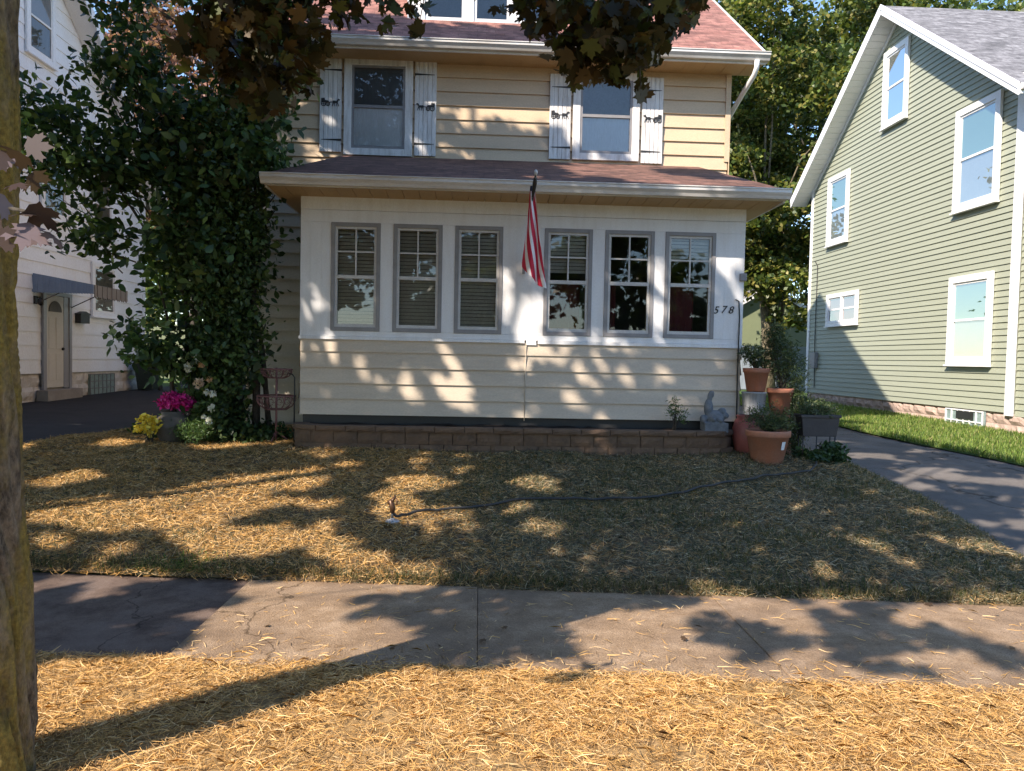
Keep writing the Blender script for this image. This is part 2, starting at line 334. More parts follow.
def vnoise(x, y, s):
    x = x/s+1000; y = y/s+1000; xi = np.floor(x).astype(int); yi = np.floor(y).astype(int); fx = x-xi; fy = y-yi
    fx = fx*fx*(3-2*fx); fy = fy*fy*(3-2*fy); g = lambda a, b: _tab[a % 256, b % 256]
    return (g(xi, yi)*(1-fx)+g(xi+1, yi)*fx)*(1-fy)+(g(xi, yi+1)*(1-fx)+g(xi+1, yi+1)*fx)*fy

# ------------------------------------------------------------------ terrain
def T(y):
    return np.interp(y, [-40, -1.2, 5.05, 9.0, 13, 20, 40, 80], [-.14, 0, 0, .36, .42, .52, .6, .6])
def sheet(name, poly_rows, zf, mat, kind='structure'):
    """poly_rows: list of (y, x0, x1); surface follows zf(x,y)"""
    nx = 40; vs = []; fs = []
    for (y, a, b) in poly_rows:
        for i in range(nx+1):
            x = a+(b-a)*i/nx; vs.append((x, y, float(zf(x, y))))
    for j in range(len(poly_rows)-1):
        for i in range(nx): k = j*(nx+1)+i; fs.append((k, k+1, k+nx+2, k+nx+1))
    m = MB(); m.add(vs, fs, 0, True); o = m.build(name, mat, recalc=False)
    if kind: o['kind'] = kind
    return o
def rows(ys, fa, fb): return [(float(y), float(fa(y)), float(fb(y))) for y in ys]
near_e = lambda x: 3.69-.085*x
far_e = lambda x: 5.08-.085*x
ys = np.concatenate([np.linspace(-150, -6, 12), np.linspace(-4.2, 3, 10), np.linspace(3.4, 12, 44), np.linspace(12.5, 40, 40), np.linspace(45, 400, 20)])
# ground under everything, dropping below the street bed
sheet('ground', rows(ys, lambda y: -220, lambda y: 220), lambda x, y: (T(y)-.05 if y > -1 else -.40), MT['lawn_green'])
sheet('road', rows(np.linspace(-9.5, -1.35, 8), lambda y: -120, lambda y: 120), lambda x, y: -.14, MT['road'])
kb = MB(); kb.box(-120, 120, -1.35, -1.2, -.4, .0); k_ = kb.build('kerb', MT['kerb'], bevel=.02); k_['kind'] = 'structure'
def skew_rows(n, lo, hi, x0, x1, zf, name, mat):
    vs = []; fs = []; nx = 60
    for j in range(n+1):
        for i in range(nx+1):
            x = x0+(x1-x0)*i/nx; y = lo(x)+(hi(x)-lo(x))*j/n; vs.append((x, y, float(zf(x, y))))
    for j in range(n):
        for i in range(nx): k = j*(nx+1)+i; fs.append((k, k+1, k+nx+2, k+nx+1))
    m = MB(); m.add(vs, fs, 0, True); o = m.build(name, mat, recalc=False); o['kind'] = 'structure'; return o
# strip of lawn between kerb and walk, covered with straw
def verge_z(x, y):
    e = np.clip((near_e(x)-y)/.25, 0, 1); return .004+.03*e+.012*(vnoise(np.asarray(x), np.asarray(y), .35)-.5)
skew_rows(50, lambda x: -1.2, lambda x: near_e(x)+.03, -9, 12, lambda x, y: verge_z(x, y), 'verge', MT['straw_gold'])
# sidewalk slabs
jx = [-1.6, .02, 1.62, 3.24, 4.9, 6.5, 8.1]
def slab(x0, x1, top, shift0, shift1, tilt=0):
    m = MB(); g = .001; n = 10
    def P(x, f, z):
        y = near_e(x)+(far_e(x)-near_e(x))*f; return (x, y, z)
    L = lambda f: x0+g+shift0*f; Rr = lambda f: x1-g+shift1*f
    a = P(L(0), 0, -.1); b = P(Rr(0), 0, -.1); c = P(Rr(1), 1, -.1); d = P(L(1), 1, -.1)
    m.hexa([a, b, c, d, (a[0], a[1], top), (b[0], b[1], top+tilt), (c[0], c[1], top+tilt), (d[0], d[1], top)])
    o = m.build('sidewalk', MT['concrete'], bevel=.004); o['kind'] = 'structure'
tops = [.012, .004, .008, .002, .006, .003]
for i in range(6):
    slab(jx[i], jx[i+1], tops[i], .03 if i == 0 else 0, 0, .003*(-1)**i)
skew_rows(8, lambda x: near_e(x), lambda x: far_e(x)+.05, -9, -1.585, lambda x, y: -.004, 'asphalt_path', MT['asphalt_walk'])
# driveways
sheet('left_driveway', rows(np.linspace(5.3, 60, 60), lambda y: -9.5, lambda y: np.interp(y, [5, 9.5, 11.6, 14, 60], [-5.5, -5.55, -4.95, -4.6, -4.6])), lambda x, y: T(y)-.004, MT['drive_l'])
sheet('right_driveway', rows(np.linspace(4.6, 40, 60), lambda y: np.interp(y, [4.6, 6, 7.5, 9, 14], [4.0, 4.3, 4.5, 4.45, 4.35]), lambda y: 6.9 + .1*math.sin(y*.9)), lambda x, y: T(y)-.004, MT['drive_r'])
sheet('grass_strip', rows(np.linspace(4.8, 60, 70), lambda y: 6.86+.1*math.sin(y*.9), lambda y: 40), lambda x, y: T(y)+.02+.02*(vnoise(np.asarray(x), np.asarray(y), .6)-.5), MT['lawn_green'])
# the lawn: a low mound of straw-covered seed bed
LX0 = lambda y: np.interp(y, [5, 9.5, 11.6, 12], [-5.5, -5.6, -4.95, -4.9])
LX1 = lambda y: np.interp(y, [4.6, 5, 6, 7.5, 9, 12], [4.2, 4.3, 4.46, 4.66, 4.62, 4.5])
def lawn_z(x, y):
    x = np.asarray(x, float); y = np.asarray(y, float)
    e = np.minimum(np.clip((y-far_e(x))/.28, 0, 1), np.clip((LX1(y)-x)/.35, 0, 1)); e = np.minimum(e, np.clip((x-LX0(y))/.3, 0, 1))
    e = np.sqrt(e); base = T(y)
    return base+.0+.085*e+.05*(vnoise(x, y, .8)-.5)*e+.022*(vnoise(x+9, y, .22)-.5)*e
def lawn():
    vs = []; fs = []; nx = 150; ny = 110
    for j in range(ny+1):
        for i in range(nx+1):
            f = j/ny; u = i/nx
            y = 4.7+(11.58-4.7)*f
            x = float(LX0(y)+(LX1(y)-LX0(y))*u)
            y = float(max(y, far_e(x)+.0))
            vs.append((x, y, float(lawn_z(x, y))))
    for j in range(ny):
        for i in range(nx): k = j*(nx+1)+i; fs.append((k, k+1, k+nx+2, k+nx+1))
    m = MB(); m.add(vs, fs, 0, True); o = m.build('lawn', MT['straw_base'], recalc=False); o['kind'] = 'structure'
lawn()

# ------------------------------------------------------------------ building helpers
def siding(name, xf, u0, u1, z0, z1, ex, mat, parent, clip=None, lip=.026, core=.16, seed=0):
    rr = random.Random(seed); m = MB(xf); z = z0; k = 0
    while z < z1-1e-4:
        zt = min(z+ex, z1); a0, b0 = (u0, u1) if not clip else clip(z); a1, b1 = (u0, u1) if not clip else clip(zt)
        l = lip*(zt-z)/ex+.002; j = rr.uniform(-.0015, .0015)
        # occasional butt joints split a course into lengths
        cuts = [0, 1]
        if b0-a0 > 2.5: cuts = [0, rr.uniform(.15, .45), rr.uniform(.55, .85), 1]
        for q in range(len(cuts)-1):
            c0, c1 = cuts[q], cuts[q+1]; dl = rr.uniform(-.001, .001)
            f = lambda a, b, c: a+(b-a)*c
            m.quad((f(a0, b0, c0), l+j+dl, z), (f(a0, b0, c1), l+j+dl, z), (f(a1, b1, c1), .002, zt), (f(a1, b1, c0), .002, zt))
            m.quad((f(a0, b0, c0), -.0, z), (f(a0, b0, c1), -.0, z), (f(a0, b0, c1), l+j+dl, z), (f(a0, b0, c0), l+j+dl, z))
        z = zt; k += 1
    a0, b0 = (u0, u1) if not clip else clip(z0)
    if clip:
        zs = np.linspace(z0, z1, 13); L = [(clip(t)[0], t) for t in zs]; Rr = [(clip(t)[1], t) for t in zs[::-1]]
        poly = L+Rr; n = len(poly)
        m.add([(p[0], -.002, p[1]) for p in poly]+[(p[0], -core, p[1]) for p in poly],
              [tuple(range(n)), tuple(range(2*n-1, n-1, -1))]+[(i, (i+1) % n, n+(i+1) % n, n+i) for i in range(n)])
    else: m.box(u0, u1, -core, -.002, z0, z1)
    return m.build(name, mat, parent, recalc=False)
def window(parent, xf, u0, u1, z0, z1, trim=.1, tmat='white', smat='sash', glass='glass_sky', top='curtain_grey', bot='curtain', muntin=None, fw=.045, sill=True, proud=.05, cols=1):
    """casing outer u0..u1,z0..z1 ; a double-hung sash inside, shade behind the glass"""
    m = MB(xf); t = trim
    m.box(u0, u0+t, .001, proud, z0, z1); m.box(u1-t, u1, .001, proud, z0, z1)
    m.box(u0+t, u1-t, .001, proud, z1-t, z1); m.box(u0+t, u1-t, .001, proud, z0, z0+t*.9)
    if sill: m.box(u0-.02, u1+.02, .001, proud+.035, z0-.035, z0-.002)
    wn = m.build('window', MT[tmat], parent, bevel=.005)
    n = (u1-u0-2*t)/cols
    for c in range(cols):
        a = u0+t+n*c; b = a+n; p0 = z0+t*.9; p1 = z1-t; mid = (p0+p1)/2+.01
        if c: mm = MB(xf); mm.box(a-.03, a+.03, .002, proud-.004, p0, p1); mm.build('mullion', MT[tmat], wn)
        if c: a += .03
        if c < cols-1: b -= .03
        s = MB(xf); f = fw
        s.box(a, a+f, .004, .034, p0, p1); s.box(b-f, b, .004, .034, p0, p1)
        s.box(a+f, b-f, .004, .034, p0, p0+f*1.2); s.box(a+f, b-f, .004, .034, p1-f, p1); s.box(a+f, b-f, .004, .038, mid-.022, mid+.022)
        if muntin:
            g = .009
            for i in range(1, muntin[0]): x = a+f+(b-a-2*f)*i/muntin[0]; s.box(x-g, x+g, .010, .028, mid+.022, p1-f)
            for i in range(1, muntin[1]): z = mid+.022+(p1-f-mid-.022)*i/muntin[1]; s.box(a+f, b-f, .012, .027, z-g, z+g)
        s.build('sash', MT[smat], wn)
        g = MB(xf); g.quad((a+f, .020, mid+.022), (b-f, .020, mid+.022), (b-f, .020, p1-f), (a+f, .020, p1-f))
        g.quad((a+f, .016, p0+f), (b-f, .016, p0+f), (b-f, .016, mid-.022), (a+f, .016, mid-.022)); g.build('pane', MT[glass], wn, recalc=False)
        k = MB(xf); k.quad((a+f, .005, mid), (b-f, .005, mid), (b-f, .005, p1-f), (a+f, .005, p1-f), 0)
        k.quad((a+f, .006, p0+f), (b-f, .006, p0+f), (b-f, .006, mid), (a+f, .006, mid), 1); k.build('curtain', [MT[top], MT[bot]], wn, recalc=False)
    return wn
def slabroof(m, p, th=.09):
    """p: 4 corners of the upper surface (counter-clockwise from above)"""
    P = [Vector(q) for q in p]; nrm = (P[1]-P[0]).cross(P[3]-P[0]).normalized()
    if nrm.z < 0: nrm = -nrm
    lo = [q-nrm*th for q in P]; m.hexa([tuple(q) for q in lo]+[tuple(q) for q in P])
def gutter(parent, p0, p1, h=.12, d=.11, out=(0, -1)):
    """K-style trough from p0 to p1 (its top back edge)"""
    m = MB(); P0 = Vector(p0); P1 = Vector(p1); ox, oy = out
    prof = [(0, 0), (0, -h), (.55*d, -h), (.7*d, -.72*h), (.95*d, -.42*h), (.95*d, -.12*h), (d*1.05, -.1*h), (d*1.05, 0), (d*.9, 0), (d*.88, -.3*h), (.5*d, -.85*h), (.08, -.85*h), (.015, -.02*h)]
    prof = prof[:9]+[(d*.86, -.02*h), (d*.86, -.5*h), (.02, -.5*h), (.02, 0)]
    n = len(prof); vs = []
    for P in (P0, P1):
        for (a, b) in prof: vs.append((P.x+ox*a, P.y+oy*a, P.z+b))
    fs = [(i, (i+1) % n, n+(i+1) % n, n+i) for i in range(n)]
    m.add(vs, fs+[tuple(range(n)), tuple(range(2*n-1, n-1, -1))]); return m.build('gutter', MT['gutter'], parent)

# ================================================================== YELLOW HOUSE
H = thing('house', 'cream sided two storey house with red brown roof and white window porch', 'house', (0.3, 9.5, .38))
MX0, MX1, MY = -3.55, 3.83, 11.6
siding('wall', XY(MY), MX0, MX1, 4.20, 6.11, .212, MT['cream'], H, seed=1)
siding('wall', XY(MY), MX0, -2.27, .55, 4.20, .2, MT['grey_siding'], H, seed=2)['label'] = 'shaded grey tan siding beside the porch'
siding('wall', XL(MX1-.002), MY, 19.6, .55, 6.2, .212, MT['cream'], H, seed=3)
b = MB(); b.box(MX0, MX0+.15, MY+.16, 19.6, .2, 6.2); b.box(MX0, MX1-.17, 19.45, 19.6, .2, 6.2); b.build('back_wall', MT['cream'], H)
b = MB(); b.box(MX0-.03, MX0+.0, MY-.032, MY+.1, .55, 6.2); b.build('corner_post', MT['cream'], H); b = MB()
b.box(MX1+.018, MX1+.03, MY-.035, MY+.06, 4.3, 6.2); b.box(MX1-.05, MX1+.018, MY-.035, MY-.020, 4.75, 6.2); b.build('corner_post', MT['cream'], H)
b = MB(); b.box(MX0+.02, MX1-.02, MY+.02, 19.55, .2, .55); b.build('foundation', MT['rough_stone'], H)
# main roof, ridge parallel to the street
PE = .76; EY = 11.1; EZ = 6.24; RX0, RX1 = -3.98, 4.22; RY = 15.6; RZ = EZ+PE*(RY-EY)
b = MB(); slabroof(b, [(RX0, EY, EZ), (RX1, EY, EZ), (RX1, RY, RZ), (RX0, RY, RZ)]); slabroof(b, [(RX0, RY, RZ+.001), (RX1, RY, RZ+.001), (RX1, 2*RY-EY, EZ), (RX0, 2*RY-EY, EZ)])
roof = b.build('roof', MT['shingle'], H)
b = MB()   # gable end walls
for x in (MX0+.001, MX1-.12): b = MB(); b.prism([(MY, 6.2), (19.6, 6.2), (15.6, RZ-.12-.0), ], x, x+.11, 'x'); b.build('gable_wall', MT['cream'], H)
b = MB()   # rake boards and fascia, soffit
for x in (RX0-.02, RX1-.005):
    for s in (0, 1):
        a = (EY if s == 0 else 2*RY-EY); q = [(x, a, EZ-.14), (x+.025, a, EZ-.14), (x+.025, RY, RZ-.14), (x, RY, RZ-.14), (x, a, EZ+.02), (x+.025, a, EZ+.02), (x+.025, RY, RZ+.02), (x, RY, RZ+.02)]
        b.hexa(q)
b.box(RX0, RX1, EY+.002, EY+.03, EZ-.15, EZ-.075); b.build('fascia', MT['white'], H)
b = MB(); b.box(RX0+.03, RX1-.03, EY+.03, MY, EZ-.14, EZ-.128)
for i in range(26): x = RX0+.2+i*.31; b.box(x, x+.012, EY+.035, MY-.02, EZ-.146, EZ-.1405)
b.build('soffit', MT['soffit'], H)
gutter(H, (RX0-.02, EY, EZ-.005), (RX1+.03, EY, EZ-.005), .115, .12)
b = MB(); pts = [(4.06, 11.04, 6.12), (4.06, 11.05, 6.02), (4.05, 11.12, 5.93), (3.99, 11.45, 5.75), (3.93, 11.9, 5.52), (3.915, 12.3, 5.25), (3.915, 12.3, .7)]
b.tube(pts, .038, 10); b.build('downspout', MT['white'], H)
# dormer
DX0, DX1, DY = -1.25, 1.33, 12.1; dz = EZ+PE*(DY-EY)
b = MB(); b.box(DX0, DX1, DY, DY+2.4, dz-.3, 8.35)
b.box(DX0-.03, DX1+.03, DY-.09, DY-.002, dz-.26, dz-.12); b.build('dormer_wall', MT['white'], H)
b = MB(); b.prism([(DX0-.3, 8.3), (DX1+.3, 8.3), ((DX0+DX1)/2, 9.2)], DY-.35, 15.0, 'y'); b.build('dormer_roof', MT['shingle'], H)
for (a, c) in ((-1.04, -.26), (-.26, .46), (.46, 1.2)):
    window(H, XY(DY), a, c, dz-.10, 8.2, .075, 'white', 'white', 'glass_sky', 'curtain_grey', 'curtain_mid', sill=False)
# second storey windows with shutters
W2 = [(-2.13, -1.09, 4.66, 6.13), (1.38, 2.42, 4.70, 6.05)]
for i, (a, c, z0, z1) in enumerate(W2):
    wn = window(H, XY(MY-.031), a, c, z0, z1, .115, 'white_chip', 'winframe', 'glass_sky', 'curtain_grey' if i == 0 else 'curtain_mid', 'curtain', sill=False, proud=.045, fw=.035)
def shutter(u0, z0, z1, flip):
    wd = .335; m = MB(XY(MY-.032)); n = 5; g = .007
    for i in range(n): m.box(u0+wd*i/n+g/2, u0+wd*(i+1)/n-g/2, .002, .026, z0, z1)
    m.box(u0+.004, u0+wd-.004, .0, .012, z0+.004, z1-.004)
    s = m.build('shutter', MT['white_chip'], H, bevel=.003)
    for z in (z0+.18, z1-.20):
        k = MB(XY(MY-.058)); a, c = (u0+.03, u0+wd) if not flip else (u0, u0+wd-.03)
        tip = a if not flip else c; rt = c if not flip else a
        k.prism([(rt, z-.016), (rt, z+.016), (tip, z+.003), (tip, z-.003)], .0, .006, 'y'); k.build('hinge', MT['dark'], s)
    # little horse and buggy cut-out
    k = MB(XY(MY-.058)); cx = u0+wd/2; cz = (z0+z1)/2+.03; f = -1 if flip else 1
    P = lambda x, z: (cx+f*x, cz+z)
    def ringw(x, z, r):
        pts = [(cx+f*(x+r*math.cos(q)), .005, cz+z+r*math.sin(q)) for q in np.linspace(0, 2*math.pi, 15)]
        k.tube(pts, .006, 5); k.box(cx+f*x-r, cx+f*x+r, .002, .007, cz+z-.003, cz+z+.003); k.box(cx+f*x-.003, cx+f*x+.003, .002, .007, cz+z-r, cz+z+r)
    ringw(-.105, -.03, .032); ringw(-.04, -.03, .028)
    k.prism([P(-.14, -.01), P(-.14, .055), P(-.09, .06), P(-.085, .03), P(-.03, .02), P(-.02, .0)], .001, .008, 'y')
    k.prism([P(-.02, .0), P(.04, .005), P(.04, -.003), P(-.02, -.008)], .001, .008, 'y')
    k.prism([P(.03, -.01), P(.035, .022), P(.09, .018), P(.115, .052), P(.145, .04), P(.14, .028), P(.12, .025), P(.105, -.008), P(.07, -.016)], .001, .008, 'y')
    for x0, x1 in ((.035, .022), (.05, .06), (.09, .082), (.1, .122)): k.prism([P(x0, -.01), P(x0+.012, -.01), P(x1+.006, -.062), P(x1, -.062)], .001, .008, 'y')
    k.build('shutter_ornament', MT['dark'], s)
shutter(-2.50, 4.70, 6.13, False); shutter(-1.06, 4.68, 6.11, True); shutter(1.015, 4.70, 6.0, False); shutter(2.455, 4.68, 6.0, True)

# ---- the porch
PX0, PX1, PY, PB = -2.26, 3.40, 9.5, .84
siding('porch_siding', XY(PY), PX0, PX1, PB, 1.80, .2, MT['cream_porch'], H, seed=5, core=.1)
siding('porch_siding', XL(PX1-.002), PY+.01, MY, PB, 1.80, .2, MT['cream_porch'], H, seed=6, core=.1)
siding('porch_siding', XG(PX0+.002), PY+.01, MY, PB, 1.80, .2, MT['cream_porch'], H, seed=8, core=.1)
WN = [(-1.89, -1.27), (-1.11, -.49), (-.33, .28), (.81, 1.43), (1.59, 2.23), (2.37, 3.03)]
WZ0, WZ1 = 1.905, 3.27
b = MB(XY(PY))
ed = [PX0-.01]+[v for p in WN for v in p]+[PX1+.01]
for i in range(0, len(ed), 2):
    a, c = ed[i], ed[i+1]
    b.box(a, c, -.09, .012, WZ0, WZ1)
    if c-a > .3:      # board joints
        for q in (.33, .70): b.box(a+(c-a)*q, a+(c-a)*q+.004, .012, .0145, WZ0+.01, WZ1-.01)
b.box(PX0-.01, PX1+.01, -.09, .013, WZ1+.001, 3.42); b.box(PX0-.01, PX1+.01, -.09, .021, 3.423, 3.60)
b.box(PX0-.01, PX1+.01, -.09, .012, 1.835, WZ0-.001)
b.box(PX0-.02, .58, -.05, .032, 1.795, 1.833); b.box(.75, PX1+.015, -.05, .034, 1.790, 1.833)
b.box(.60, .73, -.04, .028, 1.775, 1.833)
b.build('porch_front_wall', MT['white'], H, bevel=.003)
b = MB(); b.box(PX0-.008, PX0+.09, PY+.095, MY-.02, 1.80, 3.58); b.build('porch_side_wall', MT['white'], H); b = MB(); b.box(PX1-.09, PX1+.008, PY+.095, MY-.02, 1.80, 3.58); b.build('porch_side_wall', MT['white'], H)
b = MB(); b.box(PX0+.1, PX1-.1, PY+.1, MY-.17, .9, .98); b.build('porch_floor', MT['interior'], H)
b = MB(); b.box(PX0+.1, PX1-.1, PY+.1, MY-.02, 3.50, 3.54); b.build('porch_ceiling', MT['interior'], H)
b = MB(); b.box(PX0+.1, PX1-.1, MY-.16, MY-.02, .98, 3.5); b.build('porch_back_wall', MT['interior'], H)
for i, (a, c) in enumerate(WN):
    m = MB(XY(PY)); f = .05
    m.box(a+.001, a+f, -.05, .022, WZ0, WZ1); m.box(c-f, c-.001, -.05, .022, WZ0, WZ1); m.box(a+f, c-f, -.05, .022, WZ0, WZ0+f); m.box(a+f, c-f, -.05, .022, WZ1-f, WZ1)
    wn = m.build('window', MT['winframe'], H, bevel=.003)
    A, C, Z0, Z1 = a+f, c-f, WZ0+f, WZ1-f; mid = (Z0+Z1)/2+.005; s = MB(XY(PY)); g = .03
    s.box(A, A+g, -.045, .004, Z0, Z1); s.box(C-g, C, -.045, .004, Z0, Z1); s.box(A+g, C-g, -.045, .004, Z0, Z0+.04); s.box(A+g, C-g, -.045, .004, Z1-g, Z1)
    s.box(A+g, C-g, -.045, .006, mid-.025, mid+.02); xm = (A+C)/2; zm = (mid+Z1)/2
    s.box(xm-.010, xm+.010, -.03, .0, mid+.02, Z1-g); s.box(A+g, xm-.010, -.03, .0, zm-.010, zm+.010); s.box(xm+.010, C-g, -.03, .0, zm-.010, zm+.010)
    s.build('sash', MT['sash'], wn)
    p = MB(XY(PY)); p.quad((A+g, -.012, mid), (C-g, -.012, mid), (C-g, -.012, Z1-g), (A+g, -.012, Z1-g)); p.quad((A+g, -.022, Z0+.03), (C-g, -.022, Z0+.03), (C-g, -.022, mid), (A+g, -.022, mid))
    p.build('pane', MT['glass'], wn, recalc=False)
    if i < 3:        # full venetian blinds
        k = MB(XY(PY)); z = Z0-.02
        while z < Z1: k.quad((a+.03, -.055, z), (c-.03, -.055, z), (c-.03, -.085, z+.043), (a+.03, -.085, z+.043)); z += .046
        k.build('blind', MT['blind'], wn, recalc=False)
    elif i in (3, 5):
        k = MB(XY(PY)); z = mid+.12 if i == 3 else mid+.3
        while z < Z1: k.quad((a+.03, -.055, z), (c-.03, -.055, z), (c-.03, -.085, z+.043), (a+.03, -.085, z+.043)); z += .046
        k.build('blind', MT['blind'], wn, recalc=False)
    if i in (3, 4, 5):
        k = MB(); x0, x1 = ((a, a+.5) if i == 3 else (a, a+.2) if i == 4 else (a+.05, c-.2)); n = 14; vs = []
        z1 = (mid+.02) if i == 3 else (mid if i == 4 else mid)
        for j in range(n+1):
            x = x0+(x1-x0)*j/n; y = PY+.22+.03*math.sin(j*1.9); vs += [(x, y, 1.6), (x, y, z1)]
        k.add(vs, [(2*j, 2*j+2, 2*j+3, 2*j+1) for j in range(n)], 0, True); k.build('curtain', MT['red_cloth'], wn, recalc=False)
# porch hip roof
EZp, EYp, WZp = 3.735, 9.0, 4.66; PO = .5
xl0, xl1, xr0, xr1 = -2.60, -2.12, 3.74, 3.38
b = MB()
A_, B_, C_, D_ = (xl0, EYp, EZp), (xr0, EYp, EZp), (xr1, MY-.02, WZp), (xl1, MY-.02, WZp)
slabroof(b, [A_, B_, C_, D_], .05)
Lb = (xl0, MY-.02, EZp); Rb = (xr0, MY-.02, EZp)
b.add([A_, D_, Lb, (A_[0], A_[1], A_[2]-.05), (D_[0], D_[1], D_[2]-.05), (Lb[0], Lb[1], Lb[2]-.05)], [(0, 1, 2), (3, 5, 4), (0, 2, 5, 3)])
b.add([B_, Rb, C_, (B_[0], B_[1], B_[2]-.05), (Rb[0], Rb[1], Rb[2]-.05), (C_[0], C_[1], C_[2]-.05)], [(0, 1, 2), (3, 5, 4), (0, 3, 4, 1)])
b.build('porch_roof', MT['shingle_dark'], H)
b = MB(); b.box(xl0+.01, xr0-.01, EYp+.01, EYp+.035, 3.60, 3.69); b.box(xl0+.01, xl0+.035, EYp+.036, MY-.03, 3.58, 3.70); b.box(xr0-.035, xr0-.01, EYp+.036, MY-.03, 3.58, 3.70)
b.build('porch_fascia', MT['gutter'], H)
b = MB()
for i in range(32):
    x = xl0+.036+i*.2; x2 = min(x+.192, xr0-.036)
    if x2 > x: b.hexa([(x, EYp+.036, 3.602), (x2, EYp+.036, 3.602), (x2, PY-.024, 3.580), (x, PY-.024, 3.580), (x, EYp+.036, 3.612), (x2, EYp+.036, 3.612), (x2, PY-.024, 3.590), (x, PY-.024, 3.590)])
b.box(xl0+.036, xr0-.036, EYp+.036, PY-.024, 3.613, 3.618)
b.box(xl0+.036, PX0-.012, PY-.023, MY-.03, 3.58, 3.59); b.box(PX1+.012, xr0-.036, PY-.023, MY-.03, 3.58, 3.59)
b.build('porch_soffit', MT['soffit'], H)
gutter(H, (xl0-.02, EYp+.008, EZp-.005), (xr0+.02, EYp+.008, EZp-.005), .12, .11)
0 and gutter(H, (xr0-.01, EYp+.01, EZp-.006), (xr0-.01, MY-.1, EZp-.006), .12, .11, out=(1, 0))
b = MB(); b.box(PX0+.03, PX1-.03, PY+.03, MY-.02, .2, .84); b.build('porch_foundation', MT['dark'], H)
# house number
def glyph(ch, x, z, size, parent):
    cu = bpy.data.curves.new('numeral', 'FONT'); cu.body = ch; cu.size = size; cu.extrude = .003; cu.shear = .28; cu.offset = .0006
    to = bpy.data.objects.new('tmp_num', cu); COL.objects.link(to); bpy.context.view_layer.update()
    me = bpy.data.meshes.new_from_object(to.evaluated_get(bpy.context.evaluated_depsgraph_get())); bpy.data.objects.remove(to)
    me.transform(Matrix.Translation(Vector((x, PY-.018, z))-org(parent)) @ Matrix.Rotation(R_(90), 4, 'X')); me.materials.clear(); me.materials.append(MT['number'])
    o = bpy.data.objects.new('house_number', me); link(o, parent)
for ch, x, z in (('5', 3.015, 2.235), ('7', 3.115, 2.245), ('8', 3.21, 2.24)): glyph(ch, x, z, .135, H)
# cable down the corner, small box
b = MB(); b.tube([(3.30, 9.47, 2.42), (3.345, 9.465, 2.40), (3.36, 9.465, 2.2), (3.355, 9.465, 1.5), (3.36, 9.46, 1.0), (3.36, 9.46, .72)], .009, 6); b.build('cable', MT['cable'], H)
b = MB(); b.box(3.35, 3.44, 9.46, 9.52, 2.66, 2.76); b.build('junction_box', MT['winframe'], H, bevel=.01)
b = MB(); b.tube([(.60, 9.475, 1.8), (.595, 9.475, .8)], .006, 5); b.build('siding_seam', MT['cream_porch'], H)

# ================================================================== FLAG
F = thing('flag', 'red and white striped flag hanging from a pole above the porch windows', 'flag', (.55, 9.48, 2.73))
p0 = Vector((.55, 9.485, 2.74)); p1 = Vector((.615, 8.62, 3.72))
b = MB(); b.tube([p0, p1], .011, 8); b.build('flagpole', MT['dark'], F)
b = MB(); b.box(.53, .565, 9.46, 9.487, 2.68, 2.78); b.tube([p0+Vector((0, 0, 0)), p0+(p1-p0)*.09], .018, 8); b.build('bracket', MT['winframe'], F)
b = MB(); b.ball(p1+Vector((0, -.01, .03)), (.022, .022, .035)); b.tube([p1-(p1-p0)*.03, p1+Vector((0, -.005, .03))], .014, 8); b.build('finial', MT['gutter'], F)
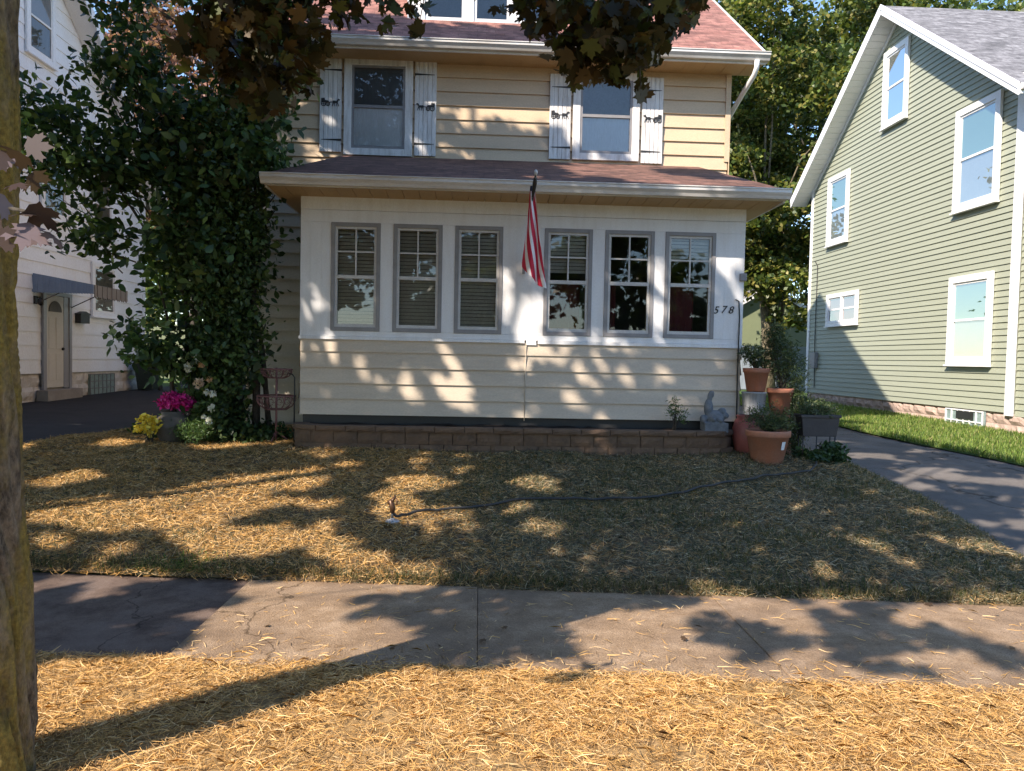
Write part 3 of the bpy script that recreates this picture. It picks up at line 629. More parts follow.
# cloth: grows from a narrow gathered top to a slanted bottom
def flagcloth():
    nu, nv = 64, 40; vs = []; uv = []; dirp = (p0-p1).normalized(); top = p1+dirp*.13
    for j in range(nv+1):
        v = j/nv
        for i in range(nu+1):
            u = i/nu
            wd = .045+.25*v**.85
            fold = math.sin(u*3.3*math.pi+v*1.2)*(.012+.028*v)
            x = top.x-.02+wd*(u-.46)+.05*v+.012*math.sin(u*9+v*4)
            y = top.y+.10+.16*v+fold+.05*u*v
            L = .92+.26*u
            z = top.z+.02-L*v-.05*math.sin(u*3)*v
            vs.append((x, y, z)); uv.append((u, v))
    m = MB(); fs = [(j*(nu+1)+i, j*(nu+1)+i+1, (j+1)*(nu+1)+i+1, (j+1)*(nu+1)+i) for j in range(nv) for i in range(nu)]
    for (i0, f) in enumerate(fs):
        pass
    m.add(vs, fs, 0, True); o = m.build('cloth', MT['white'], F, recalc=False); me = o.data
    l = me.uv_layers.new(name='UVMap'); lo = np.zeros(len(me.loops)*2); vi = np.zeros(len(me.loops), int); me.loops.foreach_get('vertex_index', vi)
    a = np.array(uv); lo[0::2] = a[vi, 0]; lo[1::2] = a[vi, 1]; l.data.foreach_set('uv', lo)
    mt, n, bs, oo = newmat('striped_flag_cloth'); t = N(n, 'ShaderNodeUVMap'); sp = N(n, 'ShaderNodeSeparateXYZ'); n.links.new(t.outputs[0], sp.inputs[0])
    ad = N(n, 'ShaderNodeMath', operation='MULTIPLY_ADD'); ad.inputs[1].default_value = -.55; n.links.new(sp.outputs[1], ad.inputs[0]); n.links.new(sp.outputs[0], ad.inputs[2])
    ml = N(n, 'ShaderNodeMath', operation='MULTIPLY'); ml.inputs[1].default_value = 3.0; n.links.new(ad.outputs[0], ml.inputs[0])
    fr = N(n, 'ShaderNodeMath', operation='FRACT'); n.links.new(ml.outputs[0], fr.inputs[0])
    gt = N(n, 'ShaderNodeMath', operation='GREATER_THAN'); gt.inputs[1].default_value = .42; n.links.new(fr.outputs[0], gt.inputs[0])
    c = mix(n, gt.outputs[0], (.80, .78, .80), (.52, .015, .05))
    g2 = N(n, 'ShaderNodeMath', operation='LESS_THAN'); g2.inputs[1].default_value = .06; n.links.new(sp.outputs[1], g2.inputs[0])
    c = mix(n, g2.outputs[0], c, (.01, .012, .04)); n.links.new(c, bs.inputs['Base Color']); bs.inputs['Roughness'].default_value = .7
    me.materials.clear(); me.materials.append(mt)
flagcloth()
b = MB(); a = p1+(p0-p1).normalized()*.03; c = p1+(p0-p1).normalized()*.17
b.tube([a, (a+c)/2, c, c+Vector((-.015, .0, -.10))], [.02, .026, .022, .012], 8); b.build('sleeve', MT['dark'], F)

# ================================================================== GREEN HOUSE
G = thing('house', 'sage green sided house with white gable trim and grey shingle roof', 'house', (9.6, 13, .5))
GX, GY0, GY1, GM = 9.6, 12.85, 21.25, 17.0; GB = .80; GE = 6.66; GP = .75
rake = lambda z: GE+0
def gclip(z):
    if z <= GE: return (GY0, GY1)
    d = (z-GE)/GP; return (GY0+d, GY1-d)
siding('wall', XG(GX), GY0, GY1, GB, GE+GP*(GM-GY0)-.05, .118, MT['sage'], G, clip=gclip, lip=.020, seed=9)
b = MB(); b.box(GX+.17, 17.5, GY0, GY0+.15, .3, GE); b.box(GX+.17, 17.5, GY1-.15, GY1, .3, GE); b.box(17.35, 17.5, GY0+.16, GY1-.16, .3, GE); b.build('side_wall', MT['sage'], G)
def fnd(name, xf, u0, u1, z0, z1, mat, parent, rows_=2, bl=.42, seed=1):
    rr = random.Random(seed); m = MB(xf); hh = (z1-z0)/rows_
    for r in range(rows_):
        u = u0-(bl/2 if r % 2 else 0)
        while u < u1:
            a, c = max(u, u0)+.008, min(u+bl, u1)-.008
            if c-a > .04:
                d = rr.uniform(.015, .04); nx = 5; nz = 3
                vs = []; 
                for j in range(nz+1):
                    for i in range(nx+1):
                        e = 0 if i in (0, nx) or j in (0, nz) else 1
                        vs.append((a+(c-a)*i/nx, (.0 if not e else d+rr.uniform(-.014, .014)), z0+hh*r+.006+(hh-.012)*j/nz))
                m.add(vs, [(j*(nx+1)+i, j*(nx+1)+i+1, (j+1)*(nx+1)+i+1, (j+1)*(nx+1)+i) for j in range(nz) for i in range(nx)])
            u += bl
    m.box(u0, u1, -.2, -.004, z0, z1); return m.build(name, mat, parent, recalc=False)
fnd('foundation', XG(GX+.03), 10.9, GY1, .15, GB, MT['pink_stone'], G, 3, .42)
b = MB()
b.box(GX-.035, GX-.013, GY1-.10, GY1+.03, GB-.03, GE+.1); b.box(GX-.03, GX+.08, GY1+.001, GY1+.03, GB-.03, GE)
b.build('corner_post', MT['white_clean'], G); b = MB(); b.box(GX-.045, GX-.013, GY0-.03, GY0+.17, GB-.05, GE+.2); b.build('corner_post', MT['white_clean'], G)
# front part of the green house beyond the post
siding('front_wing_wall', XG(GX+.02), 12.1, GY0-.03, GB-.05, 6.3, .118, MT['sage'], G, lip=.020, seed=10)
b = MB(); b.tube([(GX-.03, 20.75, 4.4), (GX-.035, 20.75, 2.4), (GX-.03, 20.7, .95)], .012, 6); b.tube([(GX-.03, 20.75, 4.4), (GX-.03, 20.9, 4.55)], .012, 6); b.build('service_cable', MT['cable'], G)
b = MB(); b.box(GX-.12, GX-.02, 20.55, 20.85, 1.5, 1.95); b.build('meter_box', MT['winframe'], G, bevel=.01)
# roof
OV = .46; ge = .42; zf = lambda y: GE+GP*(GM-GY0)-GP*abs(y-GM)+.14
b = MB(); y0 = GY0-ge; y1 = GY1+ge
slabroof(b, [(GX-OV, y0, zf(y0)), (18, y0, zf(y0)), (18, GM, zf(GM)), (GX-OV, GM, zf(GM))], .1)
slabroof(b, [(GX-OV, GM, zf(GM)+.001), (18, GM, zf(GM)+.001), (18, y1, zf(y1)), (GX-OV, y1, zf(y1))], .1)
b.build('roof', MT['shingle_grey'], G)
def barge(ya, yb, name='rake_board'):
    m = MB(); x0, x1 = GX-OV-.03, GX-OV-.002
    for (x0, x1, d, u) in ((GX-OV-.03, GX-OV-.002, .20, .02), (GX-OV-.045, GX-OV-.031, .09, .03)):
        za, zb = zf(ya), zf(yb); m.hexa([(x0, ya, za-d), (x1, ya, za-d), (x1, yb, zb-d), (x0, yb, zb-d), (x0, ya, za+u), (x1, ya, za+u), (x1, yb, zb+u), (x0, yb, zb+u)])
    m.build(name, MT['white_clean'], G)
barge(y0, GM-.001); barge(y1, GM+.001)
b = MB()
for (ya, yb) in ((y0+.01, GM), (y1-.01, GM)):
    n = 34
    for i in range(n):
        a = ya+(yb-ya)*i/n; c = ya+(yb-ya)*(i+.93)/n; g0, g1 = zf(a)-.165, zf(c)-.165; x0, x1 = GX-OV, GX-.016
        b.hexa([(x0, a, g0), (x1, a, g0), (x1, c, g1), (x0, c, g1), (x0, a, g0+.015), (x1, a, g0+.015), (x1, c, g1+.015), (x0, c, g1+.015)])
    za, zb = zf(ya)-.20, zf(yb)-.20
    yy = [GY0 if ya < GM else GY1, GM]; q = [zf(yy[0])-.21, zf(yy[1])-.21]
    b.hexa([(GX-.05, yy[0], q[0]-.05), (GX-.014, yy[0], q[0]-.05), (GX-.014, yy[1], q[1]-.05), (GX-.05, yy[1], q[1]-.05), (GX-.05, yy[0], q[0]+.04), (GX-.014, yy[0], q[0]+.04), (GX-.014, yy[1], q[1]+.04), (GX-.05, yy[1], q[1]+.04)])
b.build('rake_soffit', MT['white_clean'], G, recalc=True)
b = MB(); b.box(GX-OV-.0, 18, y0-.02, y0-.001, zf(y0)-.18, zf(y0)-.02); b.build('fascia', MT['white_clean'], G)
gutter(G, (GX-OV+.0, y0-.022, zf(y0)+.0), (18, y0-.022, zf(y0)+.0), .12, .12)
gw = dict(glass='glass_green', tmat='white_clean', smat='white_clean', proud=.06, fw=.04, top='curtain_green', bot='curtain_mid')
XGG = XG(GX-.024)
window(G, XGG, 16.52, 17.55, 7.25, 9.05, .13, **{**gw, 'top': 'curtain_grey', 'glass': 'glass_sky'})
window(G, XGG, 13.42, 14.72, 4.72, 6.75, .13, **gw)
window(G, XGG, 19.05, 20.2, 4.86, 6.72, .13, **gw)
window(G, XGG, 13.45, 14.72, 1.66, 3.42, .13, **gw)
window(G, XGG, 18.38, 20.06, 2.66, 3.52, .11, **{**gw, 'top': 'red_cloth', 'bot': 'red_cloth', 'fw': .03}, cols=2)
m = MB(XG(GX-.0)); m.box(13.55, 14.65, .002, .06, .36, .78, 0); wnb = m.build('basement_window', MT['glassblock'], G)
m = MB(XG(GX-.06))
for i in range(7): u = 13.55+i*1.1/6; m.box(u-.012, u+.012, .001, .02, .36, .78)
for z in (.36, .56, .77): m.box(13.55, 14.65, .001, .018, z-.012, z+.012)
m.build('mortar_grid', MT['white_clean'], wnb)
m = MB(XG(GX-.08)); m.box(13.8, 14.3, .0, .012, .60, .75); m.build('vent', MT['dark'], wnb)

# ================================================================== WHITE HOUSE on the left
Lh = thing('house', 'white sided house with stone base and blue grey door awning across dark driveway', 'house', (-9.5, 16.5, .5))
LX = -9.5; LY0, LY1 = 11.6, 21.45; LM = 16.5; LE = 6.05; LP = .85; LB = 1.06
lclip = lambda z: (LY0, LY1) if z <= LE else (LY0+(z-LE)/LP, LY1-(z-LE)/LP)
siding('wall', XL(LX), LY0, LY1, LB, LE+LP*(LM-LY0)-.05, .30, MT['left_white'], Lh, clip=lclip, lip=.018, seed=12)
b = MB(); b.box(-16, LX-.17, LY0, LY0+.15, .3, LE); b.box(-16, LX-.17, LY1-.15, LY1, .3, LE); b.box(-16, -15.85, LY0+.16, LY1-.16, .3, LE); b.build('side_wall', MT['left_white'], Lh)
MT['white_stone'] = M_worn('painted_rock_face_block', (.62, .60, .57), (.36, .33, .30), .95, 3.5, .8, 25, 1.5)
fnd('foundation', XL(LX-.05), LY0, LY1, .2, LB, MT['white_stone'], Lh, 3, .45, 4)
zl = lambda y: LE+LP*(LM-LY0)-LP*abs(y-LM)+.14
b = MB(); y0 = LY0-.5; y1 = LY1+.5
slabroof(b, [(-16.4, y0, zl(y0)), (LX+.5, y0, zl(y0)), (LX+.5, LM, zl(LM)), (-16.4, LM, zl(LM))], .1)
slabroof(b, [(-16.4, LM, zl(LM)+.001), (LX+.5, LM, zl(LM)+.001), (LX+.5, y1, zl(y1)), (-16.4, y1, zl(y1))], .1); b.build('roof', MT['shingle_grey'], Lh)
b = MB()
for (ya, yb) in ((y0, LM-.001), (y1, LM+.001)):
    x0, x1 = LX+.502, LX+.53; za, zb = zl(ya), zl(yb)
    b.hexa([(x0, ya, za-.25), (x1, ya, za-.25), (x1, yb, zb-.25), (x0, yb, zb-.25), (x0, ya, za+.02), (x1, ya, za+.02), (x1, yb, zb+.02), (x0, yb, zb+.02)])
    x0, x1 = LX+.02, LX+.501
    b.hexa([(x0, ya, za-.18), (x1, ya, za-.18), (x1, yb, zb-.18), (x0, yb, zb-.18), (x0, ya, za-.155), (x1, ya, za-.155), (x1, yb, zb-.155), (x0, yb, zb-.155)])
b.build('rake_board', MT['white_clean'], Lh)
b = MB(); b.box(LX-.02, LX+.03, LY1-.12, LY1+.03, LB-.02, LE+.1); b.build('corner_post', MT['left_white'], Lh)
XLL = XL(LX+.022); lw = dict(tmat='left_white', smat='white_clean', proud=.05, fw=.04, glass='glass_sky')
window(Lh, XLL, 15.95, 17.0, 7.75, 9.35, .12, top='curtain_mid', bot='curtain_grey', **lw)
window(Lh, XLL, 16.45, 17.5, 4.45, 6.1, .12, top='curtain_grey', bot='curtain_grey', **lw)
window(Lh, XLL, 18.5, 19.6, 4.4, 6.0, .12, top='curtain_grey', bot='curtain_grey', **lw)
window(Lh, XLL, 18.55, 19.75, 2.42, 3.75, .12, top='curtain_grey', bot='curtain_mid', **lw)
m = MB(XLL); m.box(16.5, 16.62, .0, .05, .68, 2.86); m.box(17.52, 17.62, .0, .05, .68, 2.86); m.box(16.62, 17.52, .0, .05, 2.78, 2.86)
m.box(17.32, 17.52, .0, .03, .72, 2.78); m.build('door_frame', MT['door_frame'], Lh)
m = MB(XLL); m.box(16.63, 17.31, .002, .028, .74, 2.77)
for (za, zb) in ((.9, 1.5), (1.6, 2.3)):
    for (ua, ub) in ((16.72, 16.93), (17.0, 17.22)): m.box(ua, ub, .028, .036, za, zb)
dr = m.build('door', MT['door'], Lh, bevel=.004)
m = MB(XLL)
pts = [(16.97+.25*math.cos(q), 2.42+.24*math.sin(q)) for q in np.linspace(0, math.pi, 12)]; m.prism(pts, .028, .040, 'y'); m.build('fanlight', MT['curtain_grey'], dr)
m = MB(XLL); m.ball((17.25, .05, 1.6), .035); m.build('handle', MT['dark'], dr)
m = MB(XL(LX)); m.box(16.35, 17.75, 0, .25, .38, .70); m.build('door_step', MT['kerb'], Lh, bevel=.01)
# awning: ribbed sloping roof, side cheeks, scalloped valance
ay0, ay1, ax = 16.2, 17.65, 1.28
m = MB()
def W(a, bb, c): return (LX+a, bb, c)
n = 22
for i in range(n):
    a0, a1 = i/n*ax, (i+1)/n*ax
    z0_, z1_ = 3.20-.22*a0/ax, 3.20-.22*a1/ax; o_ = .008 if i % 2 else 0
    m.hexa([W(a0, ay0-o_, 2.80), W(a1, ay0-o_, 2.78), W(a1, ay0+.02, 2.78), W(a0, ay0+.02, 2.80), W(a0, ay0-o_, z0_), W(a1, ay0-o_, z1_), W(a1, ay0+.02, z1_), W(a0, ay0+.02, z0_)])
aw = m.build('awning', MT['awning'], Lh)
m = MB(); slabroof(m, [W(0, ay0+.021, 3.20), W(ax, ay0+.021, 2.98), W(ax, ay1, 2.98), W(0, ay1, 3.20)], .02)
n = 14
for i in range(n):
    a0, a1 = ay0+.021+(ay1-ay0)*i/n, ay0+.021+(ay1-ay0)*(i+1)/n; o_ = .01 if i % 2 else 0; mdd = (a0+a1)/2
    m.prism([(a0, 2.74), (mdd, 2.70), (a1, 2.74), (a1, 2.975), (a0, 2.975)], LX+ax+o_, LX+ax+o_+.015, 'x')
m.build('valance', MT['awning_dk'], aw)
for yy_ in (ay1-.05, ay0+.05): m = MB(); m.tube([W(.05, yy_, 2.55), W(.9, yy_, 2.97)], .012, 6); m.build('bracket', MT['awning_dk'], aw)
m = MB(); m.box(LX+.02, LX+.15, 17.85, 18.25, 2.22, 2.42); m.prism([(17.83, 2.42), (18.27, 2.42), (18.27, 2.44), (18.05, 2.50), (17.83, 2.44)], LX+.02, LX+.17, 'x'); m.build('mailbox', MT['dark'], Lh)
m = MB(); m.box(LX+.02, LX+.06, 16.22, 16.32, 2.55, 2.72); m.ball((LX+.14, 16.27, 2.6), (.06, .06, .09)); m.tube([(LX+.05, 16.27, 2.68), (LX+.14, 16.27, 2.70)], .012, 6); m.build('wall_lamp', MT['dark'], Lh)
m = MB(XL(LX-.02)); m.box(18.5, 19.7, .0, .05, .48, 1.0); gb = m.build('basement_window', MT['glassblock'], Lh)
m = MB(XL(LX+.03))
for i in range(7): u = 18.5+i*.2; m.box(u-.01, u+.01, .001, .012, .48, 1.0)
for z in (.48, .65, .82, .99): m.box(18.5, 19.7, .001, .011, z-.01, z+.01)
m.build('mortar_grid', MT['stone_grey'], gb)
# wheelie bin
Bn = thing('trash_bin', 'dark green bin at the far corner of the white house', 'trash bin', (-9.0, 20.6, .5))
m = MB(); m.hexa([(-9.2, 20.4, .55), (-8.8, 20.4, .55), (-8.8, 20.8, .55), (-9.2, 20.8, .55), (-9.28, 20.32, 1.3), (-8.72, 20.32, 1.3), (-8.72, 20.88, 1.3), (-9.28, 20.88, 1.3)]); m.build('body', MT['bin'], Bn, bevel=.02)
m = MB(); m.prism([(20.28, 1.3), (20.92, 1.3), (20.9, 1.36), (20.6, 1.41), (20.3, 1.36)], -9.3, -8.7, 'x'); m.build('lid', MT['bin'], Bn, bevel=.01)
m = MB(); m.tube([(-9.25, 20.85, .58), (-9.18, 20.85, .58)], .09, 14); m.tube([(-8.82, 20.85, .58), (-8.75, 20.85, .58)], .09, 14); m.build('wheel', MT['dark'], Bn)

# ================================================================== BACKYARD
Gg = thing('garage', 'olive green garage with pale rake boards behind the tree between the houses', 'garage', (11.8, 30, .55))
m = MB(); m.prism([(8.3, .3), (15.3, .3), (15.3, 2.6), (11.8, 4.7), (8.3, 2.6)], 30, 36, 'y'); m.build('wall', MT['garage'], Gg)
m = MB(); slabroof(m, [(8.0, 29.7, 2.55), (11.8, 29.7, 4.84), (11.8, 36.2, 4.84), (8.0, 36.2, 2.55)]); slabroof(m, [(11.8, 29.7, 4.84), (15.6, 29.7, 2.55), (15.6, 36.2, 2.55), (11.8, 36.2, 4.84)]); m.build('roof', MT['shingle_grey'], Gg)
m = MB()
for s in (-1, 1): m.hexa([(11.8+s*3.85, 29.66, 2.36), (11.8, 29.66, 4.66), (11.8, 29.69, 4.66), (11.8+s*3.85, 29.69, 2.36), (11.8+s*3.85, 29.66, 2.54), (11.8, 29.66, 4.86), (11.8, 29.69, 4.86), (11.8+s*3.85, 29.69, 2.54)])
m.build('rake_board', MT['white_clean'], Gg)
fn = thing('fence', 'pale vinyl panel fence across the backyard between the houses', 'fence', (10, 28, .6))
m = MB()
for i in range(60): x = 4.2+i*.16; m.box(x, x+.152, 28, 28.03, .65, 2.2)
m.box(4.2, 13.8, 27.97, 28.06, 2.2, 2.28); m.box(4.2, 13.8, 27.97, 28.06, .6, .68); m.build('panel', MT['fence_white'], fn)
for i in range(5):
    m = MB(); x = 4.2+i*2.4; m.box(x-.06, x+.06, 27.93, 28.07, .5, 2.36); m.build('post', MT['fence_white'], fn)

# ================================================================== FOLIAGE
def clump_pts(ells, n, clump=30, cr=.35, shell=.35, fill=None):
    """points in little clumps spread in ellipsoids; ells: (cx,cy,cz,rx,ry,rz,weight)"""
    e = np.array(ells, float); nc = max(1, n//clump); wv = e[:, 6]/e[:, 6].sum(); k = rng.choice(len(e), nc, p=wv)
    d = unit(rng.normal(size=(nc, 3))); r = (shell+(1-shell)*rng.random((nc, 1)))**.6
    C = e[k, :3]+d*r*e[k, 3:6]
    P = np.repeat(C, clump, 0)+rng.normal(size=(nc*clump, 3))*cr*np.array([1, 1, .6])
    return P, C
def tree_limbs(mb, base, centers, rng_, r0=.2, n=14, z_fork=.4):
    base = Vector(base)
    for i in range(n):
        c = Vector(centers[rng_.integers(len(centers))]); mid = base.lerp(c, .5)+Vector(rng_.normal(size=3)*.25)
        mid.z = max(mid.z, base.z+.2); r = r0*rng_.uniform(.25, .6)
        mb.tube([base, base.lerp(mid, .5)+Vector(rng_.normal(size=3)*.08), mid, mid.lerp(c, .6)+Vector(rng_.normal(size=3)*.12), c], [r, r*.8, r*.6, r*.4, r*.15], 6)

# ---- street maple and its neighbour: leaves kept where the photograph shows shade
LIT= [(-3.69, 7.68, 0.34, 0.46), (-3.35, 6.73, 0.27, 0.33), (-2.84, 6.54, 0.69, 0.63), (-2.21, 7.03, 0.55, 0.95), (-1.73, 7.87, 0.46, 0.56), (-1.39, 6.97, 0.32, 0.32), (-1.78, 5.95, 0.63, 0.38), (-0.98, 5.73, 0.23, 0.41), (-0.51, 5.23, 0.42, 0.29), (-2.99, 5.74, 0.15, 0.17), (-1.49, 7.89, 0.26, 0.57), (-1.04, 8.53, 0.17, 0.3), (-0.3, 7.74, 0.35, 0.42), (0.97, 7.89, 0.28, 0.38), (0.6, 6.89, 0.16, 0.23), (-0.51, 6.94, 0.24, 0.74), (-1.01, 6.29, 0.14, 0.25), (-0.23, 6.32, 0.08, 0.22), (0.15, 6.25, 0.1, 0.18), (0.76, 6.35, 0.12, 0.19), (2.47, 6.22, 0.1, 0.22), (2.33, 5.73, 0.06, 0.24), (2.09, 5.48, 0.05, 0.14), (2.65, 5.42, 0.05, 0.11), (3.32, 5.93, 0.13, 0.3), (3.33, 5.46, 0.11, 0.22), (3.93, 6.18, 0.07, 0.18), (4.53, 6.79, 0.12, 0.23), (4.53, 6.37, 0.12, 0.16), (4.27, 7.69, 0.09, 0.18), (1.64, 5.03, 0.06, 0.16), (1.77, 4.96, 0.07, 0.13), (3.14, 4.78, 0.1, 0.15), (4.4, 6.98, 0.07, 0.14), (2.95, 5.14, 0.06, 0.1), (-2.8, 9.64, 0.31, 0.4), (-2.3, 9.93, 0.49, 0.42), (-1.56, 9.19, 0.42, 0.27), (-4.02, 9.69, 0.23, 0.4), (1.33, 6.86, 0.09, 0.14), (0.14, 8.45, 0.13, 0.23)]
SH= [(-0.01, 4.36, 0.32, 0.76, 0.08), (-0.46, 4.65, 0.41, 0.22, 0.35), (0.86, 4.91, 0.73, 0.21, 0.1), (0.44, 3.85, 0.15, 0.14, 0.3), (1.57, 4.14, 0.28, 0.3, 0.4), (1.39, 4.43, 0.19, 0.17, 0.4), (2.52, 4.15, 0.53, 0.6, 0.5), (2.63, 4.86, 0.46, 0.21, 0.25), (-2.42, 4.41, 0.54, 0.76, 0.12), (-1.87, 4.78, 0.39, 0.19, 0.2), (-1.81, 3.97, 0.27, 0.16, 0.15), (-0.21, 3.79, 0.41, 0.2, 0.12)]
FP= [(-1.82, 1.63, 0.15, 0.13), (-1.45, 1.49, 0.09, 0.12), (-1.23, 1.32, 0.06, 0.08), (-0.85, 1.32, 0.12, 0.17), (-0.37, 1.37, 0.19, 0.33), (-0.17, 1.12, 0.21, 0.15), (0.59, 1.62, 0.15, 0.23), (1.08, 1.72, 0.32, 0.1), (1.25, 1.57, 0.13, 0.18), (1.85, 1.71, 0.23, 0.08), (1.68, 1.45, 0.05, 0.1), (1.95, 1.31, 0.1, 0.1), (2.41, 1.43, 0.1, 0.15), (1.49, 1.28, 0.05, 0.13), (2.98, 1.28, 0.06, 0.05), (1.09, 1.14, 0.08, 0.1), (0.59, 0.96, 0.04, 0.12), (2.76, 0.94, 0.19, 0.06), (-2.17, 1.65, 0.1, 0.18), (-2.01, 1.08, 0.1, 0.06), (0.4, 2.67, 0.12, 0.58), (0.71, 2.1, 0.1, 0.23), (0.52, 2.09, 0.08, 0.19), (1.52, 2.89, 0.08, 0.32), (1.55, 2.25, 0.06, 0.26), (2.28, 2.84, 0.08, 0.32), (2.33, 2.2, 0.08, 0.26), (3.15, 2.99, 0.1, 0.23), (3.3, 2.68, 0.08, 0.18), (0.88, 2.49, 0.05, 0.51), (1.23, 1.84, 0.26, 0.05), (-2.08, 3.04, 0.08, 0.06), (-2.0, 2.29, 0.05, 0.18), (-0.55, 2.51, 0.06, 0.1), (-2.13, 2.03, 0.05, 0.13)]
FU= [(-2.84, 5.57, 0.16, 0.08), (-0.58, 5.56, 0.19, 0.09), (0.0, 5.53, 0.14, 0.09), (0.38, 5.44, 0.34, 0.25), (0.92, 5.31, 0.24, 0.28), (-0.04, 5.18, 0.08, 0.09), (-0.53, 5.12, 0.13, 0.06), (-0.29, 4.73, 0.16, 0.08), (0.88, 4.98, 0.14, 0.08), (-2.31, 5.63, 0.16, 0.09), (-0.89, 4.85, 0.13, 0.09), (-2.89, 4.78, 0.34, 0.09), (-2.3, 5.12, 0.14, 0.09), (-1.59, 5.07, 0.22, 0.13), (-0.91, 5.55, 0.13, 0.09), (1.18, 5.47, 0.22, 0.39), (1.89, 5.34, 0.53, 0.63), (2.63, 5.29, 0.25, 0.71), (-3.11, 5.32, 0.16, 0.08)]
def lit_map(x, y):
    """share of sunlight reaching the ground point (x,y) through the crowns"""
    f = np.full(x.shape, .35)
    def S(c, v): f[c] = v
    S(y < 3.9-.07*x, 1.0)
    sw = (y >= 3.9-.07*x) & (y < 5.15-.08*x)
    S(sw, .97); S(sw & (x < -1.75), .3)
    for cx, cy, rx, ry, v in SH+[(.36, 4.33, .30, .55, .06), (.2, 4.85, .4, .25, .06)]: S((((x-cx)/(rx+.0))**2+((y-cy)/(ry+.0))**2 < 1) & (y > 3.55-.07*x), v)
    lw_ = (y >= 5.15-.08*x) & (y < 10.0)
    S(lw_ & (x < -.1), .05); S(lw_ & (x >= -.1), .03); S(lw_ & (x < -3.6), .15)
    for cx, cy, rx, ry in LIT:
        if cx > 1.5: rx, ry = rx*.8-.02, ry*.8-.02
        S((((x-cx)/(rx*.95+.06))**2+((y-cy)/(ry*.85+.05))**2 < 1), 1.)
    S((y >= 10) & (y < 11.1), .13)
    S((y >= 11.1) & (y < 12.5) & (x < 2.9), .17); S((y >= 11.1) & (y < 12.5) & (x >= 2.9), .55)
    S((y >= 12.5) & (y < 15) & (x < 5.2), .15); S((y >= 12.5) & (y < 15) & (x >= 5.2), .8)
    u = (y >= 15) & (y < 17); S(u & (x < 3.1), .35); S(u & (x >= 3.1) & (x < 7.4), .5); S(u & (x >= 7.4), 1.)
    S((y >= 17) & (y < 18.8), .5); S((y >= 17) & (x > 7), 1.); S(y >= 18.8, .8); S(y > 21, 1.)
    dr_ = (x >= 4.5) & (x < 7.4) & (y < 12.2) & (y > 5.2); S(dr_, .22)
    S((x >= 7.4) & (y < 14), 1.0); S((x < -4.6) & (y > 6), .25); S((x < -4.4) & (y > 9), .10)
    S((x > 9.2), 1.)
    for y0, zl_, zh_, FF, base, xm in ((9.5, .75, 3.45, FP, .05, 3.45), (11.6, 4.6, 6.15, FU, .15, 9), (8.93, 3.6, 3.8, [], .12, 3.9)):
        z = (y-y0)/KY; xx = x-KX*z; on = (z > zl_) & (z < zh_) & (xx > -3.6) & (xx < xm)
        S(on, base)
        if y0 > 11: S(on & (xx > 2.75), 1.)
        if y0 < 9: S(on & (xx > -.7), .7)
        for cx, cz, rx, rz in FF: S(on & (((xx-cx)/(rx+.055))**2+((z-cz)/(rz+.055))**2 < 1), 1.)
    S((x < -2.2) & (y > 10) & (y < 16), .10)
    return f
crA = np.array([(-1.6, 2.3, 6.7, 3.9, 3.6, 3.4), (-3.2, .6, 5.0, 2.4, 2.6, 2.2)])
crB = np.array([(-6.3, 4.6, 8.9, 4.7, 4.5, 5.0), (-6.4, 1.7, 5.0, 3.0, 2.7, 2.1)])
crC = np.array([(-13, 5.5, 7.2, 4.8, 4.8, 4.4)])
def crown_leaves(n):
    sx = rng.uniform(-12.5, 9.5, n); sy = rng.uniform(3.3, 21, n)
    nz = .50*vnoise(sx, sy, .85)+.30*vnoise(sx+37, sy+11, .36)+.20*vnoise(sx+5, sy+71, .16)
    # rank-normalise the noise so that the lit share is honoured
    ss = np.sort(nz[:20000]); rank = np.searchsorted(ss, nz)/len(ss)
    lit = lit_map(sx+.22*(vnoise(sx, sy, .3)-.5), sy+.3*(vnoise(sx+50, sy+20, .3)-.5)); keep = rank > lit
    sx, sy = sx[keep], sy[keep]; m = len(sx); P = np.full((m, 3), np.nan); own = np.full(m, -1)
    for _ in range(14):
        z = rng.uniform(2.6, 14, m); x = sx-KX*z; y = sy-KY*z
        ok = own < 0
        below = (z < 1.95+.53*y) | (z < 2.8) | ((z < 3.6) & (y > 1.4) & (x > -1.2))
        below &= ~((z > 2.8) & (x/np.maximum(y, .01) < -.85))
        for wi, E in ((0, crA), (1, crB), (2, crC)):
            ins = np.zeros(m, bool)
            for e in E: ins |= (((x-e[0])/e[3])**2+((y-e[1])/e[4])**2+((z-e[2])/e[5])**2) < 1
            t = ok & ins & ~below & (own < 0); P[t] = np.stack([x, y, z], 1)[t]; own[t] = wi
    return P[own == 0], P[own == 1], P[own == 2]
PA, PB_, PC_ = crown_leaves(180000)
print('crown leaves', len(PA), len(PB_))
bronze = [(.055, .040, .018), (.035, .032, .014), (.075, .045, .022), (.05, .06, .018)]
